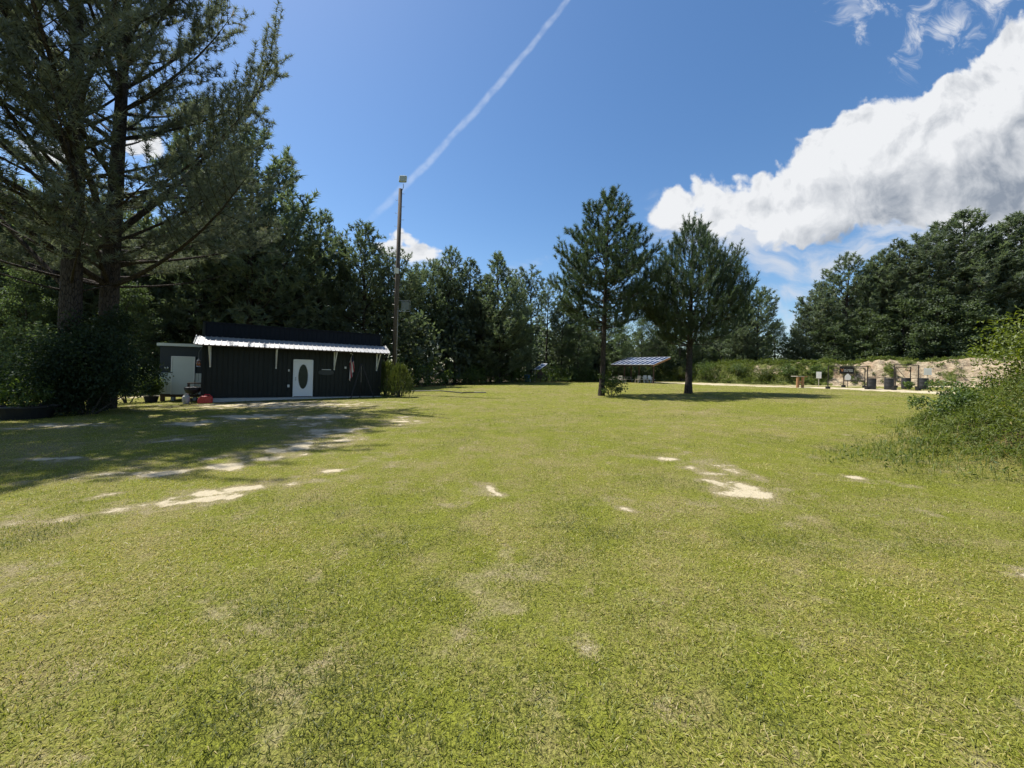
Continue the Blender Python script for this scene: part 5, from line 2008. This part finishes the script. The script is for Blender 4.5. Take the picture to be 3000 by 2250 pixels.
cv.build('chevron_mark', mat('orange_ink', (0.50, 0.20, 0.075), 0.6), bn_)
rl = random.Random(3)
lt_ = MB()
for (z_, words) in ((0.335, ((0.36, 0.60), (0.66, 1.14))), (0.225, ((0.36, 0.59), (0.63, 0.75), (0.79, 1.16)))):
    for (a, b_) in words:
        x_ = a
        while x_ < b_ - 0.03:
            w2 = rl.uniform(0.030, 0.045)
            lt_.box((x_ + w2 / 2, -0.064, z_), (w2, 0.006, 0.058))
            if rl.random() < 0.4:
                pass
            x_ += w2 + 0.011
sc_ = wB / 1.24
lt_.build('lettering', mat('white_ink', (0.62, 0.62, 0.60), 0.6), bn_)
lo_ = bn_.children[-1]
lo_.scale.x = sc_


M_PAPER = leaf_mat('white_paper', (0.80, 0.80, 0.78), (0.84, 0.84, 0.82), None, trans=0.5, gloss=0.0, tint=0.0, thru=(1.0, 1.0, 1.0))


def board(label, px, Y, y0, y1, x0, x1):
    p = on_ground(px, Y)
    t = thing('target_board', label, 'target', p, math.radians(-48), 'white target boards')
    zt, zb_ = at(px, y0, Y).z - p.z, at(px, y1, Y).z - p.z
    w = (x1 - x0) / F_PX * Y * 0.74
    MB().box((0, -0.03, (zt + zb_) / 2), (w, 0.015, zt - zb_)).build('paper', M_PAPER, t)
    MB().box((0, 0.0, (zb_ + 0.35) / 2), (0.05, 0.03, zb_ + 0.35)).build('stake', M_GREYWOOD, t)


board('small white target board next to the wooden stand', 819.0, 38.0, 371.8, 378.3, 816.2, 821.8)
board('tall white target board above the last barrel', 927.8, 35.4, 368.2, 375.0, 924.2, 931.4)

p = on_ground(848.0, 37.0)
st = thing('silhouette_target', 'white bottle-shaped target on a thin stand under the banner', 'target', p, math.radians(-48))
b = MB()
sh = [(-0.20, 0.78), (-0.23, 0.95), (-0.22, 1.10), (-0.15, 1.22), (-0.075, 1.26), (-0.075, 1.36), (0.075, 1.36), (0.075, 1.26), (0.15, 1.22), (0.22, 1.10), (0.23, 0.95), (0.20, 0.78), (0.12, 0.72), (-0.12, 0.72)]
k = len(sh)
b.add([(x_, -0.02, z_) for x_, z_ in sh] + [(x_, 0.0, z_) for x_, z_ in sh], [tuple(range(k)), tuple(reversed(range(k, 2 * k)))] + [(i, i + k, (i + 1) % k + k, (i + 1) % k) for i in range(k)])
b.build('plate', M_PAPER, st)
MB().tube([(0, 0.03, -0.02), (0, 0.03, 0.95)], 0.025, 6).build('stand', M_IRON, st)

p = on_ground(800.5, 36.8)
ws = thing('wooden_stand', 'brown timber bench stand with thick legs beside the sandy track', 'stand', p, 0.25)
for (a, b_) in ((-0.72, -0.3), (-0.12, -0.3), (0.15, 0.32), (0.72, 0.30)):
    MB().box((a, b_, 0.50), (0.13, 0.13, 1.04)).build('leg', M_WOOD, ws)
MB().box((-0.42, -0.08, 1.055), (0.84, 0.66, 0.07)).build('table_top', M_GREYWOOD, ws)
MB().box((0.36, 0.12, 1.055), (0.70, 0.56, 0.07)).build('side_shelf', M_WOOD, ws)
MB().box((0.43, 0.31, 0.46), (0.7, 0.07, 0.16)).build('rail', M_WOOD, ws)
MB().box((-0.42, -0.3, 0.55), (0.62, 0.05, 0.12)).build('rail', M_WOOD, ws)
p = on_ground(909.5, 32.2)
shrub('weed_plant', 'broad-leaved weed growing in front of the third barrel', p, 0.9, 0.7, SHRUB, 610, 14, 22, 0.16, 'plant')
